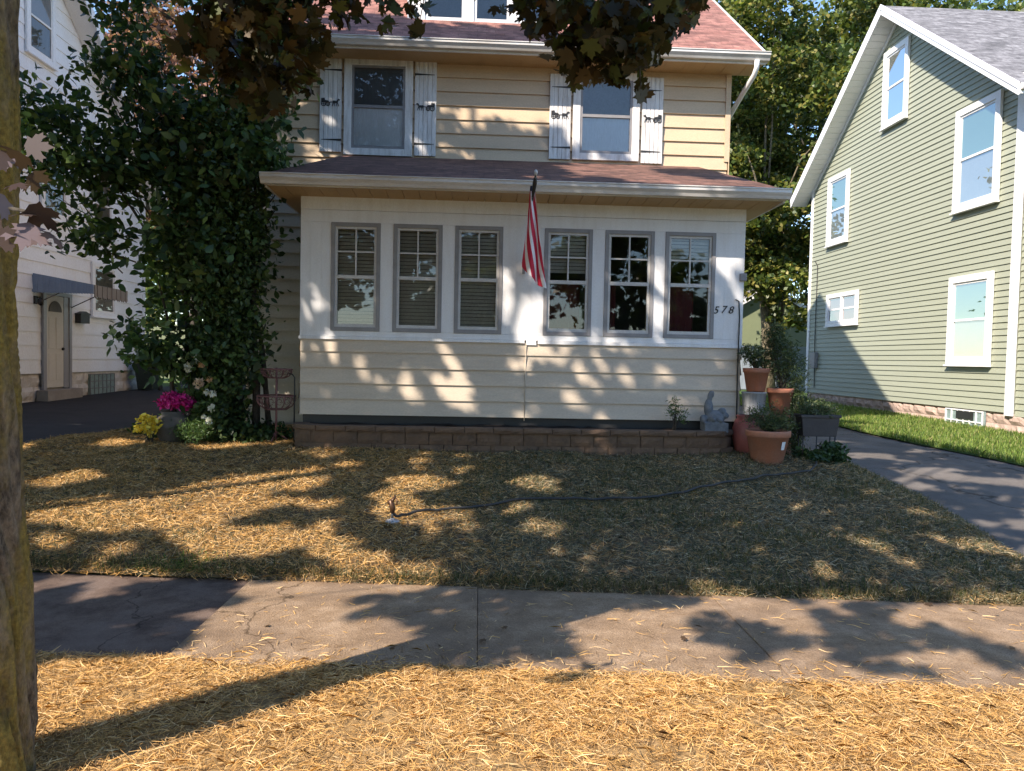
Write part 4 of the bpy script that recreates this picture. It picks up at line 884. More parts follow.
# hanging sprays in front of the house, part of the maple
HANG = []
def spray(c, r, n): HANG.append((c, r, n))
for c, r, n in [((-1.58, 4.9, 3.72), (.38, .4, .34), 180), ((-1.30, 5.0, 3.66), (.30, .35, .28), 130), ((-1.80, 4.8, 3.5), (.22, .3, .22), 45), ((-1.48, 5.0, 3.34), (.24, .3, .2), 70),
                ((-1.24, 5.1, 3.46), (.14, .2, .16), 25), ((-.98, 5.0, 3.90), (.28, .3, .16), 45), ((-.72, 5.1, 3.97), (.22, .3, .15), 30), ((-.50, 5.2, 3.98), (.10, .2, .22), 12), ((-1.55, 4.9, 4.1), (.5, .5, .2), 60),
                ((.60, 5.0, 3.88), (.34, .4, .24), 150), ((.90, 5.0, 3.86), (.36, .4, .28), 190), ((1.22, 5.1, 4.0), (.30, .4, .15), 90), ((.70, 5.0, 3.64), (.24, .3, .18), 75), ((1.0, 4.9, 3.60), (.2, .3, .18), 60),
                ((.52, 5.0, 3.62), (.12, .2, .12), 16), ((.86, 4.9, 3.47), (.08, .1, .06), 5), ((1.04, 4.9, 3.40), (.05, .1, .06), 4), ((.35, 5.1, 4.02), (.2, .3, .10), 30), ((1.35, 5.2, 4.04), (.2, .3, .10), 25), ((.2, 5.0, 4.05), (.3, .3, .1), 20)]:
    d = unit(rng.normal(size=(n, 3)))*(rng.random((n, 1))**.45); HANG.append(np.array(c)+d*np.array(r))
HP = np.concatenate([h for h in HANG])
LP_ = np.concatenate([np.array([(-1.26, 1.98, 2.09), (-1.22, 1.97, 1.96), (-1.27, 2.0, 1.90)])+rng.normal(size=(3, 3))*.01, np.array([(-1.23, 2.0, 2.10)])+rng.normal(size=(5, 3))*np.array([.045, .06, .035]), np.array([(-1.20, 2.0, 1.93)])+rng.normal(size=(7, 3))*np.array([.04, .06, .045])])
tm = thing('street_tree', 'mossy barked maple trunk at the left edge with bronze leaves overhead', 'tree', (-1.80, 2.72, 0))
# trunk
pts = []; rs = []
for z in np.linspace(-.15, 3.6, 26):
    t = z/3.0; pts.append((-1.80+.115*t+.012*math.sin(z*3), 2.72-.27*t, z)); rs.append(0.150-.012*t+.03*math.exp(-max(z, 0)*3))
nk, nz_ = 150, 420; zz_ = np.linspace(-.15, 3.6, nz_); pa = np.array(pts); ang = np.linspace(0, 2*np.pi, nk, endpoint=False)
ZZ, AA = np.meshgrid(zz_, ang, indexing='ij'); cx = np.interp(ZZ, pa[:, 2], pa[:, 0]); cy = np.interp(ZZ, pa[:, 2], pa[:, 1]); rb = np.interp(ZZ, pa[:, 2], np.array(rs))
sw_ = AA+.25*(vnoise(ZZ*1.0, AA*0+3., .35)-.5)
def cyc(sx, sy, o): return vnoise(np.cos(sw_)*sx+o, np.sin(sw_)*sx+ZZ*sy, 1.)
rd = np.abs(cyc(7.5, 4.5, 10)-.5)*2; rd2 = np.abs(cyc(15, 14., 50)-.5)*2; scar = np.exp(-((AA-5.05)/.35)**2)*np.clip((1.55-ZZ)*2, 0, 1)
rr_ = rb+(1-scar)*(.030*np.minimum(rd*2, 1)+.012*rd2-.012)+.006*cyc(1.5, 1.5, 90)-scar*.02
VV = np.stack([cx+rr_*np.cos(AA), cy+rr_*np.sin(AA), ZZ], -1).reshape(-1, 3)
m = MB(); m.add([tuple(v) for v in VV.tolist()], [(i*nk+k, i*nk+(k+1) % nk, (i+1)*nk+(k+1) % nk, (i+1)*nk+k) for i in range(nz_-1) for k in range(nk)], 0, True)
trunk = m.build('trunk', MT['bark'], tm)
m = MB(); pts = [(p[0]+rs_*.55, p[1]-rs_*.62, p[2]) for p, rs_ in list(zip(pts, rs))[3:14]]
m.tube(pts, [.01, .04, .055, .06, .062, .06, .055, .05, .04, .025, .008], 10, jit=.06); m.build('bark_scar', MT['bark_grey'], tm)
m = MB(); fork = (-1.60, 2.40, 3.5)
far = np.concatenate([PA[rng.choice(len(PA), 26)], np.array([(-1.5, 4.9, 4.1), (.8, 5.0, 4.15), (-.6, 5.0, 4.25), (1.2, 5.1, 4.15)])])
for i, c in enumerate(far):
    c = Vector(c); b0 = Vector(fork); q = b0.lerp(c, .5); q.z = max(q.z, min(c.z, 5.2)+.3); r = rng.uniform(.03, .065) if i < 8 else .022
    m.tube([b0, b0.lerp(q, .5)+Vector((0, 0, .3)), q, q.lerp(c, .6), c], [r, r*.8, r*.55, r*.35, .005], 6)
for h in HANG:
    c = Vector(h.mean(0)); top = c+Vector((rng.normal()*.1, -.1, .35))
    for k in range(4): m.tube([top, c.lerp(top, .4), Vector(h[rng.integers(len(h))])], [.006, .004, .002], 4)
m.tube([(-1.62, 2.45, 2.3), (-1.45, 2.2, 2.25), (-1.25, 2.0, 2.1)], [.012, .008, .004], 5); m.tube([(-1.62, 2.45, 2.1), (-1.35, 2.2, 2.0), (-1.14, 2.05, 1.95)], [.01, .006, .003], 5)
m.build('limbs', MT['bark_dark'], tm)
npmesh('crown', leaf_verts(PA, .15, MAPLE, .7), 12, palette(len(PA), bronze, [3, 2, 2, 2]), MT['leaf_dark'], tm)
npmesh('low_branch_leaves', leaf_verts(HP, .125, MAPLE2, .25, .5), 26, palette(len(HP), [(.065, .048, .018), (.045, .042, .016), (.09, .06, .022), (.065, .08, .022)], [3, 3, 2, 2], .35), MT['leaf_dark'], tm)
V = leaf_verts(LP_, .085, MAPLE2, .9, .7); npmesh('near_leaves', V, 26, palette(len(LP_), [(.15, .115, .12), (.045, .03, .028), (.07, .05, .045)], [1, 1, 1]), MT['leaf_dark'], tm)['label'] = 'pale backed leaves hanging by the trunk'
tb = thing('street_tree', 'tall neighbouring maple standing left of the frame by the walk', 'tree', (-8.2, 2.4, 0))
m = MB(); m.tube([(-8.2, 2.4, -.1), (-8.1, 2.5, 1), (-7.8, 3, 3.2), (-7.2, 3.6, 6)], [.3, .22, .19, .13], 14, jit=.04); m.build('trunk', MT['bark'], tb)
m = MB(); tree_limbs(m, (-7.8, 3.0, 3.4), PB_[rng.choice(len(PB_), 30)], rng, .2, 18); m.build('limbs', MT['bark_dark'], tb)
npmesh('crown', leaf_verts(PB_, .20, MAPLE, .7), 12, palette(len(PB_), bronze, [3, 2, 2, 3]), MT['leaf_dark'], tb)

tc = thing('street_tree', 'unseen maple added left of the frame to shade the dark driveway', 'tree', (-14, 4.0, 0))  # unseen tree, added for the shade it throws on the left driveway
m = MB(); m.tube([(-14, 4, -.1), (-13.9, 4.1, 1), (-13.5, 4.6, 3.2), (-13.2, 5.2, 6)], [.3, .22, .19, .13], 14, jit=.04); m.build('trunk', MT['bark_dark'], tc)
m = MB(); tree_limbs(m, (-13.5, 4.6, 3.4), PC_[rng.choice(len(PC_), 30)], rng, .2, 14); m.build('limbs', MT['bark_dark'], tc)
npmesh('crown', leaf_verts(PC_, .22, MAPLE, .7), 12, palette(len(PC_), bronze, [3, 2, 2, 3]), MT['leaf_dark'], tc)

# ---- leafy lilac beside the house
lil = [(-4.95, 9.7, 4.0, .8, .7, .6, .95), (-3.75, 9.9, 4.2, 1.05, .9, .95, 2.1), (-4.6, 9.9, 5.2, .6, .6, .5, .55), (-3.38, 9.7, 3.2, .66, .8, .95, 1.5), (-4.0, 9.8, 2.75, .55, .7, .6, .4),
       (-3.25, 9.75, 2.0, .36, .6, 1.0, .8), (-3.95, 9.5, 1.65, .50, .5, .42, .55), (-2.95, 9.8, 5.2, .60, .7, .75, .9), (-5.5, 9.6, 4.5, .45, .5, .5, .4), (-2.85, 9.6, 4.0, .34, .5, .4, .3), (-3.1, 9.8, 6.1, .7, .7, .5, .5), (-4.6, 9.7, 6.0, .5, .5, .3, .25), (-3.5, 10.1, 1.2, .5, .4, .6, .5), (-5.0, 9.7, 3.1, .5, .5, .3, .15)]
li = thing('lilac', 'large dark green lilac with many stems between the driveway and the cream house', 'shrub', (-3.5, 10.1, .4))
P, C = clump_pts(lil, 15500, 14, .15, .12)
npmesh('foliage', leaf_verts(P, .112, OVAL, .5, .5, .45), 6, palette(len(P), [(.03, .06, .024), (.045, .09, .03), (.08, .14, .04), (.15, .21, .06)], [3, 4, 3, 1.4], .3), MT['leaf'], li)
P2, C2 = clump_pts([(-3.3, 9.55, 3.0, .62, .5, 1.0, 1.3), (-3.2, 9.55, 1.9, .38, .4, 1.0, 1), (-3.1, 9.5, 4.1, .5, .5, .6, .6)], 9000, 12, .12, .2)
npmesh('fine_foliage', leaf_verts(P2, .062, OVAL, .4, .6, .4), 6, palette(len(P2), [(.035, .06, .022), (.06, .10, .03), (.10, .15, .045)], [3, 3, 1.5], .3), MT['leaf'], li)
m = MB()
for i, (tx, ty, tz) in enumerate([(-4.9, 9.7, 4.1), (-4.3, 9.9, 5.3), (-3.6, 9.9, 5.2), (-3.1, 9.8, 4.9), (-2.9, 9.7, 3.9), (-3.9, 9.8, 3.6), (-3.2, 9.9, 3.2), (-4.1, 9.6, 2.6)]):
    bx = -3.35+.09*i*(-1)**i; by = 10.0+.05*((i*3) % 5); r = rng.uniform(.035, .06)
    b0 = Vector((bx, by, .35)); t_ = Vector((tx, ty, tz)); q = b0.lerp(t_, .45); q.x += (bx-tx)*.25
    m.tube([b0, b0.lerp(q, .5)+Vector(rng.normal(size=3)*.03), q, q.lerp(t_, .5)+Vector(rng.normal(size=3)*.05), t_], [r, r*.85, r*.7, r*.45, .008], 8, jit=.05)
for c in C[rng.choice(len(C), 150)]:
    c = Vector(c); b0 = Vector((-3.4+(c.x+3.4)*.7+rng.normal()*.08, 9.95, .6+(c.z-.6)*.82)); q1 = b0.lerp(c, .35)+Vector(rng.normal(size=3)*.08); q2 = b0.lerp(c, .7)+Vector(rng.normal(size=3)*.08); m.tube([b0, q1, q2, c], [.010, .007, .005, .002], 4)
m.build('stems', MT['bark_dark'], li)

def bgtree(name, label, loc, ells, n, leaf, cols, wts, trunk_r=.3, bark='bark_tan', tpl=DIAM, clump=40, cr=.5, group=None, trunk_top=None, mat='leaf', fork=None, shell=.25):
    t = thing(name, label, 'tree', loc, group); P, C = clump_pts(ells, n, clump, cr, shell)
    tone = np.repeat(rng.uniform(.65, 1.4, size=(len(C), 1)), clump, 0)
    npmesh('crown', leaf_verts(P, leaf, tpl, .7), len(tpl), np.clip(palette(len(P), cols, wts)*tone, 0, 1), MT[mat], t)
    m = MB(); x, y, z = loc; top = trunk_top or (x+rng.normal()*.3, y, z+5)
    m.tube([(x, y, z-.3), (x+.05, y, z+1), ((x+top[0])/2+.1, y, (z+top[2])/2), top], [trunk_r*1.3, trunk_r, trunk_r*.85, trunk_r*.6], 12, jit=.06)
    if fork:
        for f in fork: m.tube([(x, y, z+.6), ((x+f[0])/2, y, (z+f[2])/2), f], [trunk_r*.7, trunk_r*.6, trunk_r*.35], 10, jit=.06)
    m.build('trunk', MT[bark], t); m = MB(); tree_limbs(m, top, C[rng.choice(len(C), 60)], rng, trunk_r*.6, 12); m.build('limbs', MT[bark], t)
    return t
grn = [(.04, .07, .02), (.08, .115, .025), (.14, .165, .035), (.22, .20, .05)]
BG = 'background trees behind the houses'
def ells_cloud(cx, cy, cz, rx, ry, rz, n, r):
    out = []
    for i in range(n):
        d = rng.normal(size=3); d /= np.linalg.norm(d); q = rng.uniform(.45, 1.)
        out.append((cx+d[0]*rx*q, cy+d[1]*ry*q, cz+d[2]*rz*q, r*rng.uniform(.7, 1.2), r*rng.uniform(.7, 1.2), r*rng.uniform(.5, .8), 1.))
    return out
bgtree('tree', 'yellow green maple with pale forked trunk rising between the cream and green houses', (10.3, 26, .6), ells_cloud(10.8, 26, 10.6, 4.6, 3.2, 6.8, 62, .95)+[(9.4, 25.6, 4.6, 1.0, .8, .8, .9), (11.2, 25.5, 3.6, 1.1, .8, .7, .9), (9.6, 25.7, 6.6, 1.3, 1, 1, 1), (12.0, 25.5, 5.6, 1.3, 1, 1, 1), (10.3, 25.4, 5.4, .8, .5, .7, .6), (8.6, 26, 8.6, 1.2, 1, 1.2, 1)], 64000, .19, grn, [2, 3, 3, 2], .22, trunk_top=(9.9, 26, 5.5), group=BG, fork=[(11.1, 26, 6.2)], shell=.75, clump=16, cr=.16)
bgtree('tree', 'tall dark tree behind the forked trunk maple and the garage', (7.5, 37, .6), ells_cloud(8.5, 37, 12, 6.5, 3.5, 9, 54, 2.1), 42000, .30, [(.02, .035, .012), (.035, .06, .018), (.06, .09, .025)], [3, 3, 1], .35, 'bark_dark', group=BG)
bgtree('tree', 'tall green tree showing above the green house roof', (18, 34, .6), ells_cloud(18, 34, 13.5, 6.5, 4, 8, 50, 2.1), 38000, .30, grn, [2, 3, 2, .6], .35, 'bark_dark', group=BG)
bgtree('tree', 'green tree at far right behind the grey shingle ridge', (27, 36, .6), ells_cloud(27, 36, 14, 7, 4, 8.5, 40, 2.3), 24000, .36, grn, [2, 3, 2, .6], .35, 'bark_dark', group=BG)
bgtree('tree', 'low shade tree behind the backyard fence', (12.6, 33, .6), ells_cloud(13, 33, 6, 3.5, 2, 4.5, 20, 1.3), 14000, .24, grn, [4, 2, 1, .2], .2, 'bark_dark', group=BG)
cop = [(.24, .12, .085), (.34, .20, .15), (.10, .05, .035), (.08, .09, .03)]
bgtree('tree', 'copper leaved tree showing over the white house roof above the lilac', (-9.8, 25.5, .6), ells_cloud(-10, 25.5, 9.5, 3.6, 2.5, 4.5, 30, 1.3), 26000, .2, cop, [3, 3, 2, 1], .25, 'bark_dark', group=BG)
bgtree('tree', 'broad green tree behind the left driveway end', (-6.6, 30, .6), ells_cloud(-6.8, 30, 6.5, 3.4, 2.5, 5.5, 36, 1.4), 26000, .24, grn, [3, 3, 1, .3], .25, 'bark_dark', group=BG)
bgtree('tree', 'dark tree filling the gap behind the left driveway', (-12.5, 34, .6), ells_cloud(-12, 34, 7.5, 4.5, 2.5, 7, 30, 1.9), 20000, .3, grn, [3, 3, 1, .3], .3, 'bark_dark', group=BG)

def plant(name, label, cat, loc, ells, n, leaf, cols, wts, tpl=OVAL, clump=6, cr=.05, stems=14, mat='leaf', group=None, up=.5, bark='bark_dark'):
    t = thing(name, label, cat, loc, group); P, C = clump_pts(ells, n, clump, cr, .2)
    npmesh('foliage', leaf_verts(P, leaf, tpl, up, .2), len(tpl), palette(len(P), cols, wts, .3), MT[mat], t)
    m = MB()
    for c in C[rng.choice(len(C), min(stems, len(C)))]:
        b0 = Vector(loc)+Vector((rng.normal()*.02, rng.normal()*.02, 0)); c = Vector(c); m.tube([b0, b0.lerp(c, .5)+Vector((0, 0, .03)), c], [.006, .004, .002], 4)
    m.build('stems', MT[bark], t); return t, P
G3 = [(.03, .055, .02), (.05, .09, .025), (.09, .13, .04)]
for i, (x, y, h) in enumerate([(-22, -24, 11), (-11, -27, 13), (-1, -24, 10), (9, -26, 12), (19, -24, 11), (30, -27, 13)]):
    bgtree('tree', 'leafy tree across the street, seen only as a reflection in the windows', (x, y, -.1), ells_cloud(x, y, h*.55, 4.8, 3, h*.45, 20, 2.3), 5200, .55, grn, [3, 3, 1, .3], .3, 'bark_dark', group='trees across the street')
fl = thing('fence', 'weathered olive board fence behind the left driveway', 'fence', (-8, 28, .6))
m = MB(); rr = random.Random(3)
for i in range(70): x = -14+i*.16; m.box(x, x+.15, 28+rr.uniform(0, .01), 28.03, .6, 2.5+rr.uniform(-.02, .02))
m.build('panel', MT['garage'], fl)
for i in range(5): m = MB(); m.box(-14+i*2.7, -13.9+i*2.7, 28.04, 28.14, .5, 2.6); m.build('post', MT['garage'], fl)
bgtree('tree', 'low branching tree filling the gap above the olive board fence', (-8.8, 30.5, .6), ells_cloud(-8.8, 30.5, 4.6, 4.2, 1.5, 2.8, 30, 1.3), 22000, .22, grn, [4, 3, 1, .2], .25, 'bark_dark', group=BG)
# hedge-like shrubs at the end of the left driveway
for (x, y, lab) in ((-8.6, 26, 'rounded shrub at the end of the left driveway beside the white house'), (-6.9, 24.5, 'bright green shrub at the driveway end left of the cream house'), (-5.2, 23.5, 'dark shrub tucked behind the corner of the cream house')):
    plant('shrub', lab, 'shrub', (x, y, .5), [(x, y, 1.4, .9, .8, .9, 1)], 3500, .12, G3, [2, 3, 2], OVAL, 10, .14, 10, group='shrubs behind the driveway')
# groundcover at the foot of the lilac
plant('ivy_patch', 'low dark ivy spreading at the foot of the lilac', 'ivy', (-3.3, 10.0, .4), [(-3.7, 9.95, .50, .75, .35, .18, 1.4), (-2.95, 9.75, .52, .55, .3, .17, 1), (-3.35, 9.9, .75, .35, .3, .30, .8), (-4.3, 10.3, .48, .4, .3, .12, .5)], 5200, .065, G3, [4, 4, 1.5], OVAL, 8, .06, 20)
# dahlias
da = thing('dahlia_plant', 'tall dahlia plant with white and peach blooms in front of the lilac', 'flower plant', (-3.45, 9.55, .42))
P, C = clump_pts([(-3.45, 9.6, 1.2, .25, .18, .32, 1), (-3.38, 9.5, .8, .2, .18, .25, 1)], 700, 5, .05, .2)
npmesh('foliage', leaf_verts(P, .09, OVAL, .5), 6, palette(len(P), G3, [2, 3, 2]), MT['leaf'], da)
m = MB()
FL = [((-3.50, 9.36, 1.52), .065, 0), ((-3.59, 9.36, 1.40), .07, 0), ((-3.42, 9.36, 1.43), .065, 1), ((-3.46, 9.34, 1.21), .075, 2), ((-3.34, 9.36, 1.26), .045, 1), ((-3.30, 9.36, 1.08), .05, 0), ((-3.37, 9.36, 1.10), .045, 0), ((-3.31, 9.34, .90), .05, 0), ((-3.40, 9.34, .80), .035, 0), ((-3.33, 9.33, .75), .055, 0), ((-3.29, 9.33, .93), .03, 0)]
for c, r, k in FL:
    c = Vector(c); m.tube([(-3.4, 9.58, .4), (c.x-.02, 9.5, (c.z+.4)/2), tuple(c+Vector((0, .03, -.02)))], [.006, .005, .004], 4)
m.build('stems', MT['lawn_green'], da)
for c, r, k in FL:
    n = 70; d = unit(rng.normal(size=(n, 3))); d[:, 1] = -np.abs(d[:, 1]); Pp = np.array(c)+d*r*.62
    V = leaf_verts(Pp, r*.85, OVAL, 0, axis=d); colr = [[(.78, .78, .76)], [(.72, .48, .28)], [(.78, .62, .50)]][k]
    npmesh('bloom', V, 6, palette(n, colr, [1], .08), MT['petal'], da)
# urn with pink flowers, yellow flowers
def lathe_thing(name, label, cat, loc, prof, mat, soil_r=None, soil_z=None, part='body', extra=None, group=None, n=44):
    t = thing(name, label, cat, loc, group); m = MB(); m.lathe(prof, loc, n, cap=False)
    p0_, p1_ = prof[0], prof[-1]; m.lathe([(.001, p0_[1]), (p0_[0], p0_[1])], loc, n, cap=False); m.build(part, MT[mat], t)
    if soil_r: m = MB(); m.lathe([(.001, soil_z+.01), (soil_r*.6, soil_z+.012), (soil_r, soil_z)], loc, n, cap=False); m.build('soil', MT['soil'], t)
    return t
lathe_thing('urn', 'round grey urn holding the pink flowers beside the driveway', 'urn', (-3.82, 9.45, .44), [(.10, 0), (.16, .06), (.21, .17), (.22, .24), (.18, .33), (.13, .37), (.145, .41), (.13, .41), (.115, .37)], 'dark_urn', .12, .37)
plant('petunias', 'magenta petunias mounded in the grey urn', 'flowers', (-3.82, 9.45, .84), [(-3.80, 9.42, .97, .24, .18, .10, 1)], 620, .055, [(.62, .03, .25), (.50, .02, .20), (.70, .10, .38)], [3, 2, 1], OVAL, 5, .03, 10, 'petal')
plant('mums', 'yellow flowers low beside the grey urn', 'flowers', (-4.0, 9.25, .42), [(-4.02, 9.22, .70, .15, .12, .12, 1)], 330, .055, [(.70, .52, .05), (.80, .68, .15)], [2, 1], OVAL, 5, .03, 14, 'petal')
plant('fern', 'small green plant spreading right of the grey urn', 'plant', (-3.5, 9.3, .42), [(-3.5, 9.25, .62, .22, .18, .14, 1)], 900, .06, [(.06, .11, .03), (.10, .16, .05)], [2, 1], LONG, 6, .04, 14)

# ---- pink iron plant stand
ps = thing('plant_stand', 'faded pink iron plant stand with two scrolled baskets beside the porch', 'plant stand', (-2.57, 9.55, .4))
m = MB(); m.tube([(-2.57, 9.55, .4), (-2.57, 9.55, 1.42)], .014, 8)
for q in range(3): a = q*2.09+.4; m.tube([(-2.57, 9.55, .6), (-2.57+.14*math.cos(a), 9.55+.14*math.sin(a), .5), (-2.57+.2*math.cos(a), 9.55+.2*math.sin(a), .42)], .009, 6)
m.build('pole', MT['pink_metal'], ps)
for (cz, r, h) in ((1.06, .235, .17), (1.40, .19, .11)):
    m = MB(); ang = np.linspace(0, 2*math.pi, 37); c = (-2.57, 9.55)
    m.tube([(c[0]+r*math.cos(a), c[1]+r*math.sin(a), cz) for a in ang], .010, 6, cap=False)
    m.tube([(c[0]+r*.55*math.cos(a), c[1]+r*.55*math.sin(a), cz-h) for a in ang], .008, 6, cap=False)
    for k in range(14):
        a = k/14*2*math.pi; ca, sa = math.cos(a), math.sin(a)
        m.tube([(c[0]+r*ca, c[1]+r*sa, cz), (c[0]+r*1.02*ca, c[1]+r*1.02*sa, cz-h*.35), (c[0]+r*.85*ca, c[1]+r*.85*sa, cz-h*.75), (c[0]+r*.55*ca, c[1]+r*.55*sa, cz-h)], .006, 5)
        cur = [(c[0]+(r*.95)*math.cos(a+.2+.13*math.cos(t)), c[1]+(r*.95)*math.sin(a+.2+.13*math.cos(t)), cz-h*.4+h*.22*math.sin(t)) for t in np.linspace(0, 5.5, 12)]; m.tube(cur, .004, 4)
    for k in range(4): a = k*math.pi/2; m.tube([(c[0], c[1], cz-h), (c[0]+r*.55*math.cos(a), c[1]+r*.55*math.sin(a), cz-h)], .006, 5)
    m.build('basket', MT['pink_metal'], ps)
hk = MB(); hk.tube([(-2.33, 9.5, .4), (-2.33, 9.5, 1.30), (-2.36, 9.5, 1.34), (-2.42, 9.5, 1.35)], .009, 6); tag(hk.build('garden_hook', MT['dark']), 'thin black hooked garden stake beside the porch corner', 'garden hook')

# ---- retaining wall along the porch
def rpath():
    pts = [(-2.30, 9.47), (-2.27, 9.22), (-2.12, 9.08), (-1.85, 9.03), (-.5, 9.02), (1, 9.03), (2.3, 9.05), (2.85, 9.07), (3.12, 9.14), (3.28, 9.30), (3.30, 9.46)]
    out = []; 
    for i in range(len(pts)-1):
        a, b_ = Vector(pts[i]), Vector(pts[i+1]); n = max(2, int((b_-a).length/.02))
        for j in range(n): out.append(a.lerp(b_, j/n))
    out.append(Vector(pts[-1])); return out
RP = rpath(); cum = [0]
for i in range(1, len(RP)): cum.append(cum[-1]+(RP[i]-RP[i-1]).length)
def rp(s):
    s = min(max(s, 0), cum[-1]); i = int(np.searchsorted(cum, s)); i = min(max(i, 1), len(RP)-1)
    f = (s-cum[i-1])/max(cum[i]-cum[i-1], 1e-6); return RP[i-1].lerp(RP[i], f)
m = MB(); rr = random.Random(5)
courses = [(.23, .145, .29, 0), (.378, .145, .29, .15), (.526, .145, .29, .04), (.674, .065, .36, .1)]
for ci, (z, h, L, off) in enumerate(courses):
    s = -off
    while s < cum[-1]:
        a, c = max(s, 0)+.004, min(s+L, cum[-1])-.004; s += L
        if c-a < .05: continue
        A, C = rp(a), rp(c); t = (C-A).normalized(); nn = Vector((t.y, -t.x))   # outward
        set_ = (.0 if ci == 3 else -.01*ci); j = rr.uniform(-.006, .006); dp = .17
        o_ = nn*(set_+j+(.012 if ci == 3 else 0)); inn = nn*(-dp)
        q = [A+o_, C+o_, C+inn, A+inn]; zz = z+rr.uniform(-.002, .002)
        nx, nz = 6, 3; vs = []
        for jz in range(nz+1):
            for ix in range(nx+1):
                e = 0 if ix in (0, nx) or jz in (0, nz) else 1; pp = A.lerp(C, ix/nx)+nn*(set_+j+(.012 if ci == 3 else 0)+(.012+rr.uniform(-.006, .008) if e else 0))
                vs.append((pp.x, pp.y, zz+h*jz/nz))
        m.add(vs, [(b1*(nx+1)+i, b1*(nx+1)+i+1, (b1+1)*(nx+1)+i+1, (b1+1)*(nx+1)+i) for b1 in range(nz) for i in range(nx)])
        T0 = [(p_.x, p_.y) for p_ in q]
        m.add([(x, y, zz+h) for x, y in T0], [(0, 1, 2, 3)]); m.add([(x, y, zz) for x, y in T0]+[(x, y, zz+h) for x, y in T0], [(1, 2, 6, 5), (2, 3, 7, 6), (3, 0, 4, 7)])
o = m.build('retaining_wall', MT['block'], recalc=False); tag(o, 'low curved wall of brown concrete blocks edging the bed under the porch', 'garden wall')
o = skew_rows(6, lambda x: 9.2, lambda x: 9.49, -2.15, 3.2, lambda x, y: .705+.05*float(vnoise(np.asarray(x), np.asarray(y), .12)), 'mulch', MT['mulch'])
o['kind'] = 'stuff'; o['label'] = 'black mulch filling the raised bed under the porch'; o['category'] = 'mulch'

# small plant and stone statue in the bed
plant('seedling', 'small upright green plant in the mulch bed left of the statue', 'plant', (2.47, 9.2, .72), [(2.46, 9.18, 1.0, .07, .06, .15, 1), (2.56, 9.18, .92, .06, .05, .1, .5)], 260, .06, [(.06, .10, .03), (.10, .15, .05)], [2, 1], LONG, 5, .03, 12)
st = MB()
st.ball((3.02, 9.28, .90), (.13, .10, .10)); st.ball((2.93, 9.28, 1.02), (.06, .055, .13)); st.ball((2.945, 9.28, 1.16), (.035, .035, .09), mat=Matrix.Rotation(.12, 3, 'Y')); st.ball((2.97, 9.27, 1.20), (.028, .03, .05))
st.ball((3.10, 9.26, .98), (.055, .05, .055)); st.ball((3.14, 9.24, .93), (.045, .05, .04)); st.ball((2.86, 9.26, .88), (.045, .06, .06)); st.box(2.86, 3.16, 9.17, 9.39, .72, .84)
st.ball((3.06, 9.2, .87), (.035, .06, .03)); st.ball((2.97, 9.2, .88), (.03, .06, .035))
o = st.build('garden_statue', MT['stone_grey'], recalc=False); tag(o, 'small weathered grey stone statue on the end of the raised bed', 'statue')
rm = o.modifiers.new('remesh', 'REMESH'); rm.mode = 'VOXEL'; rm.voxel_size = .009; sm_ = o.modifiers.new('smooth', 'SMOOTH'); sm_.iterations = 3

# ---- pots
def pot_prof(r, h, rb=None, rim=.07):
    rb = rb or r*.68; t = .018
    return [(rb-.01, 0), (rb, .008), (r*.93, h-rim), (r*.93+.002, h-rim), (r, h-rim+.008), (r+.004, h-.012), (r, h), (r-t, h), (r-t-.01, h-.06), (r-t-.02, h-.09)]
PG = 'terracotta pots by the porch corner'
p_ = lathe_thing('flower_pot', 'large terracotta pot with a white paper label standing on the straw', 'pot', (3.51, 8.78, .37), pot_prof(.262, .43, .175, .08), 'terracotta', .235, .37, group=PG)
m = MB(); vs = []
for i in range(5):
    a = -1.22+i*.06; 
    for z in (.21, .31): r = .178+(.245-.175)*z/.36+.008; vs.append((3.51+r*math.cos(a), 8.78+r*math.sin(a), .37+z))
m.add(vs, [(2*i, 2*i+2, 2*i+3, 2*i+1) for i in range(4)]); m.build('label', MT['sticker'], p_, recalc=False)
lathe_thing('flower_pot', 'terracotta pot raised on a grey bucket against the porch corner', 'pot', (3.56, 9.35, 1.24), pot_prof(.165, .30, .115, .06), 'terracotta_dk', .14, .25, group=PG)
lathe_thing('flower_pot', 'terracotta pot with pale round stain behind the largest pot', 'pot', (3.86, 9.3, .96), pot_prof(.165, .33, .115, .06), 'terracotta_dk', .14, .28, group=PG)
lathe_thing('bucket', 'grey galvanised bucket under the raised terracotta pot', 'bucket', (3.54, 9.35, .945), [(.13, 0), (.135, .01), (.15, .27), (.16, .275), (.16, .29), (.145, .29), (.14, .2)], 'galv', .14, .26)
lathe_thing('ceramic_pot', 'dull red round pot beneath the grey bucket', 'pot', (3.50, 9.35, .40), [(.14, 0), (.18, .08), (.215, .24), (.22, .36), (.19, .46), (.16, .50), (.175, .53), (.16, .535), (.15, .50)], 'redpot', .15, .48)
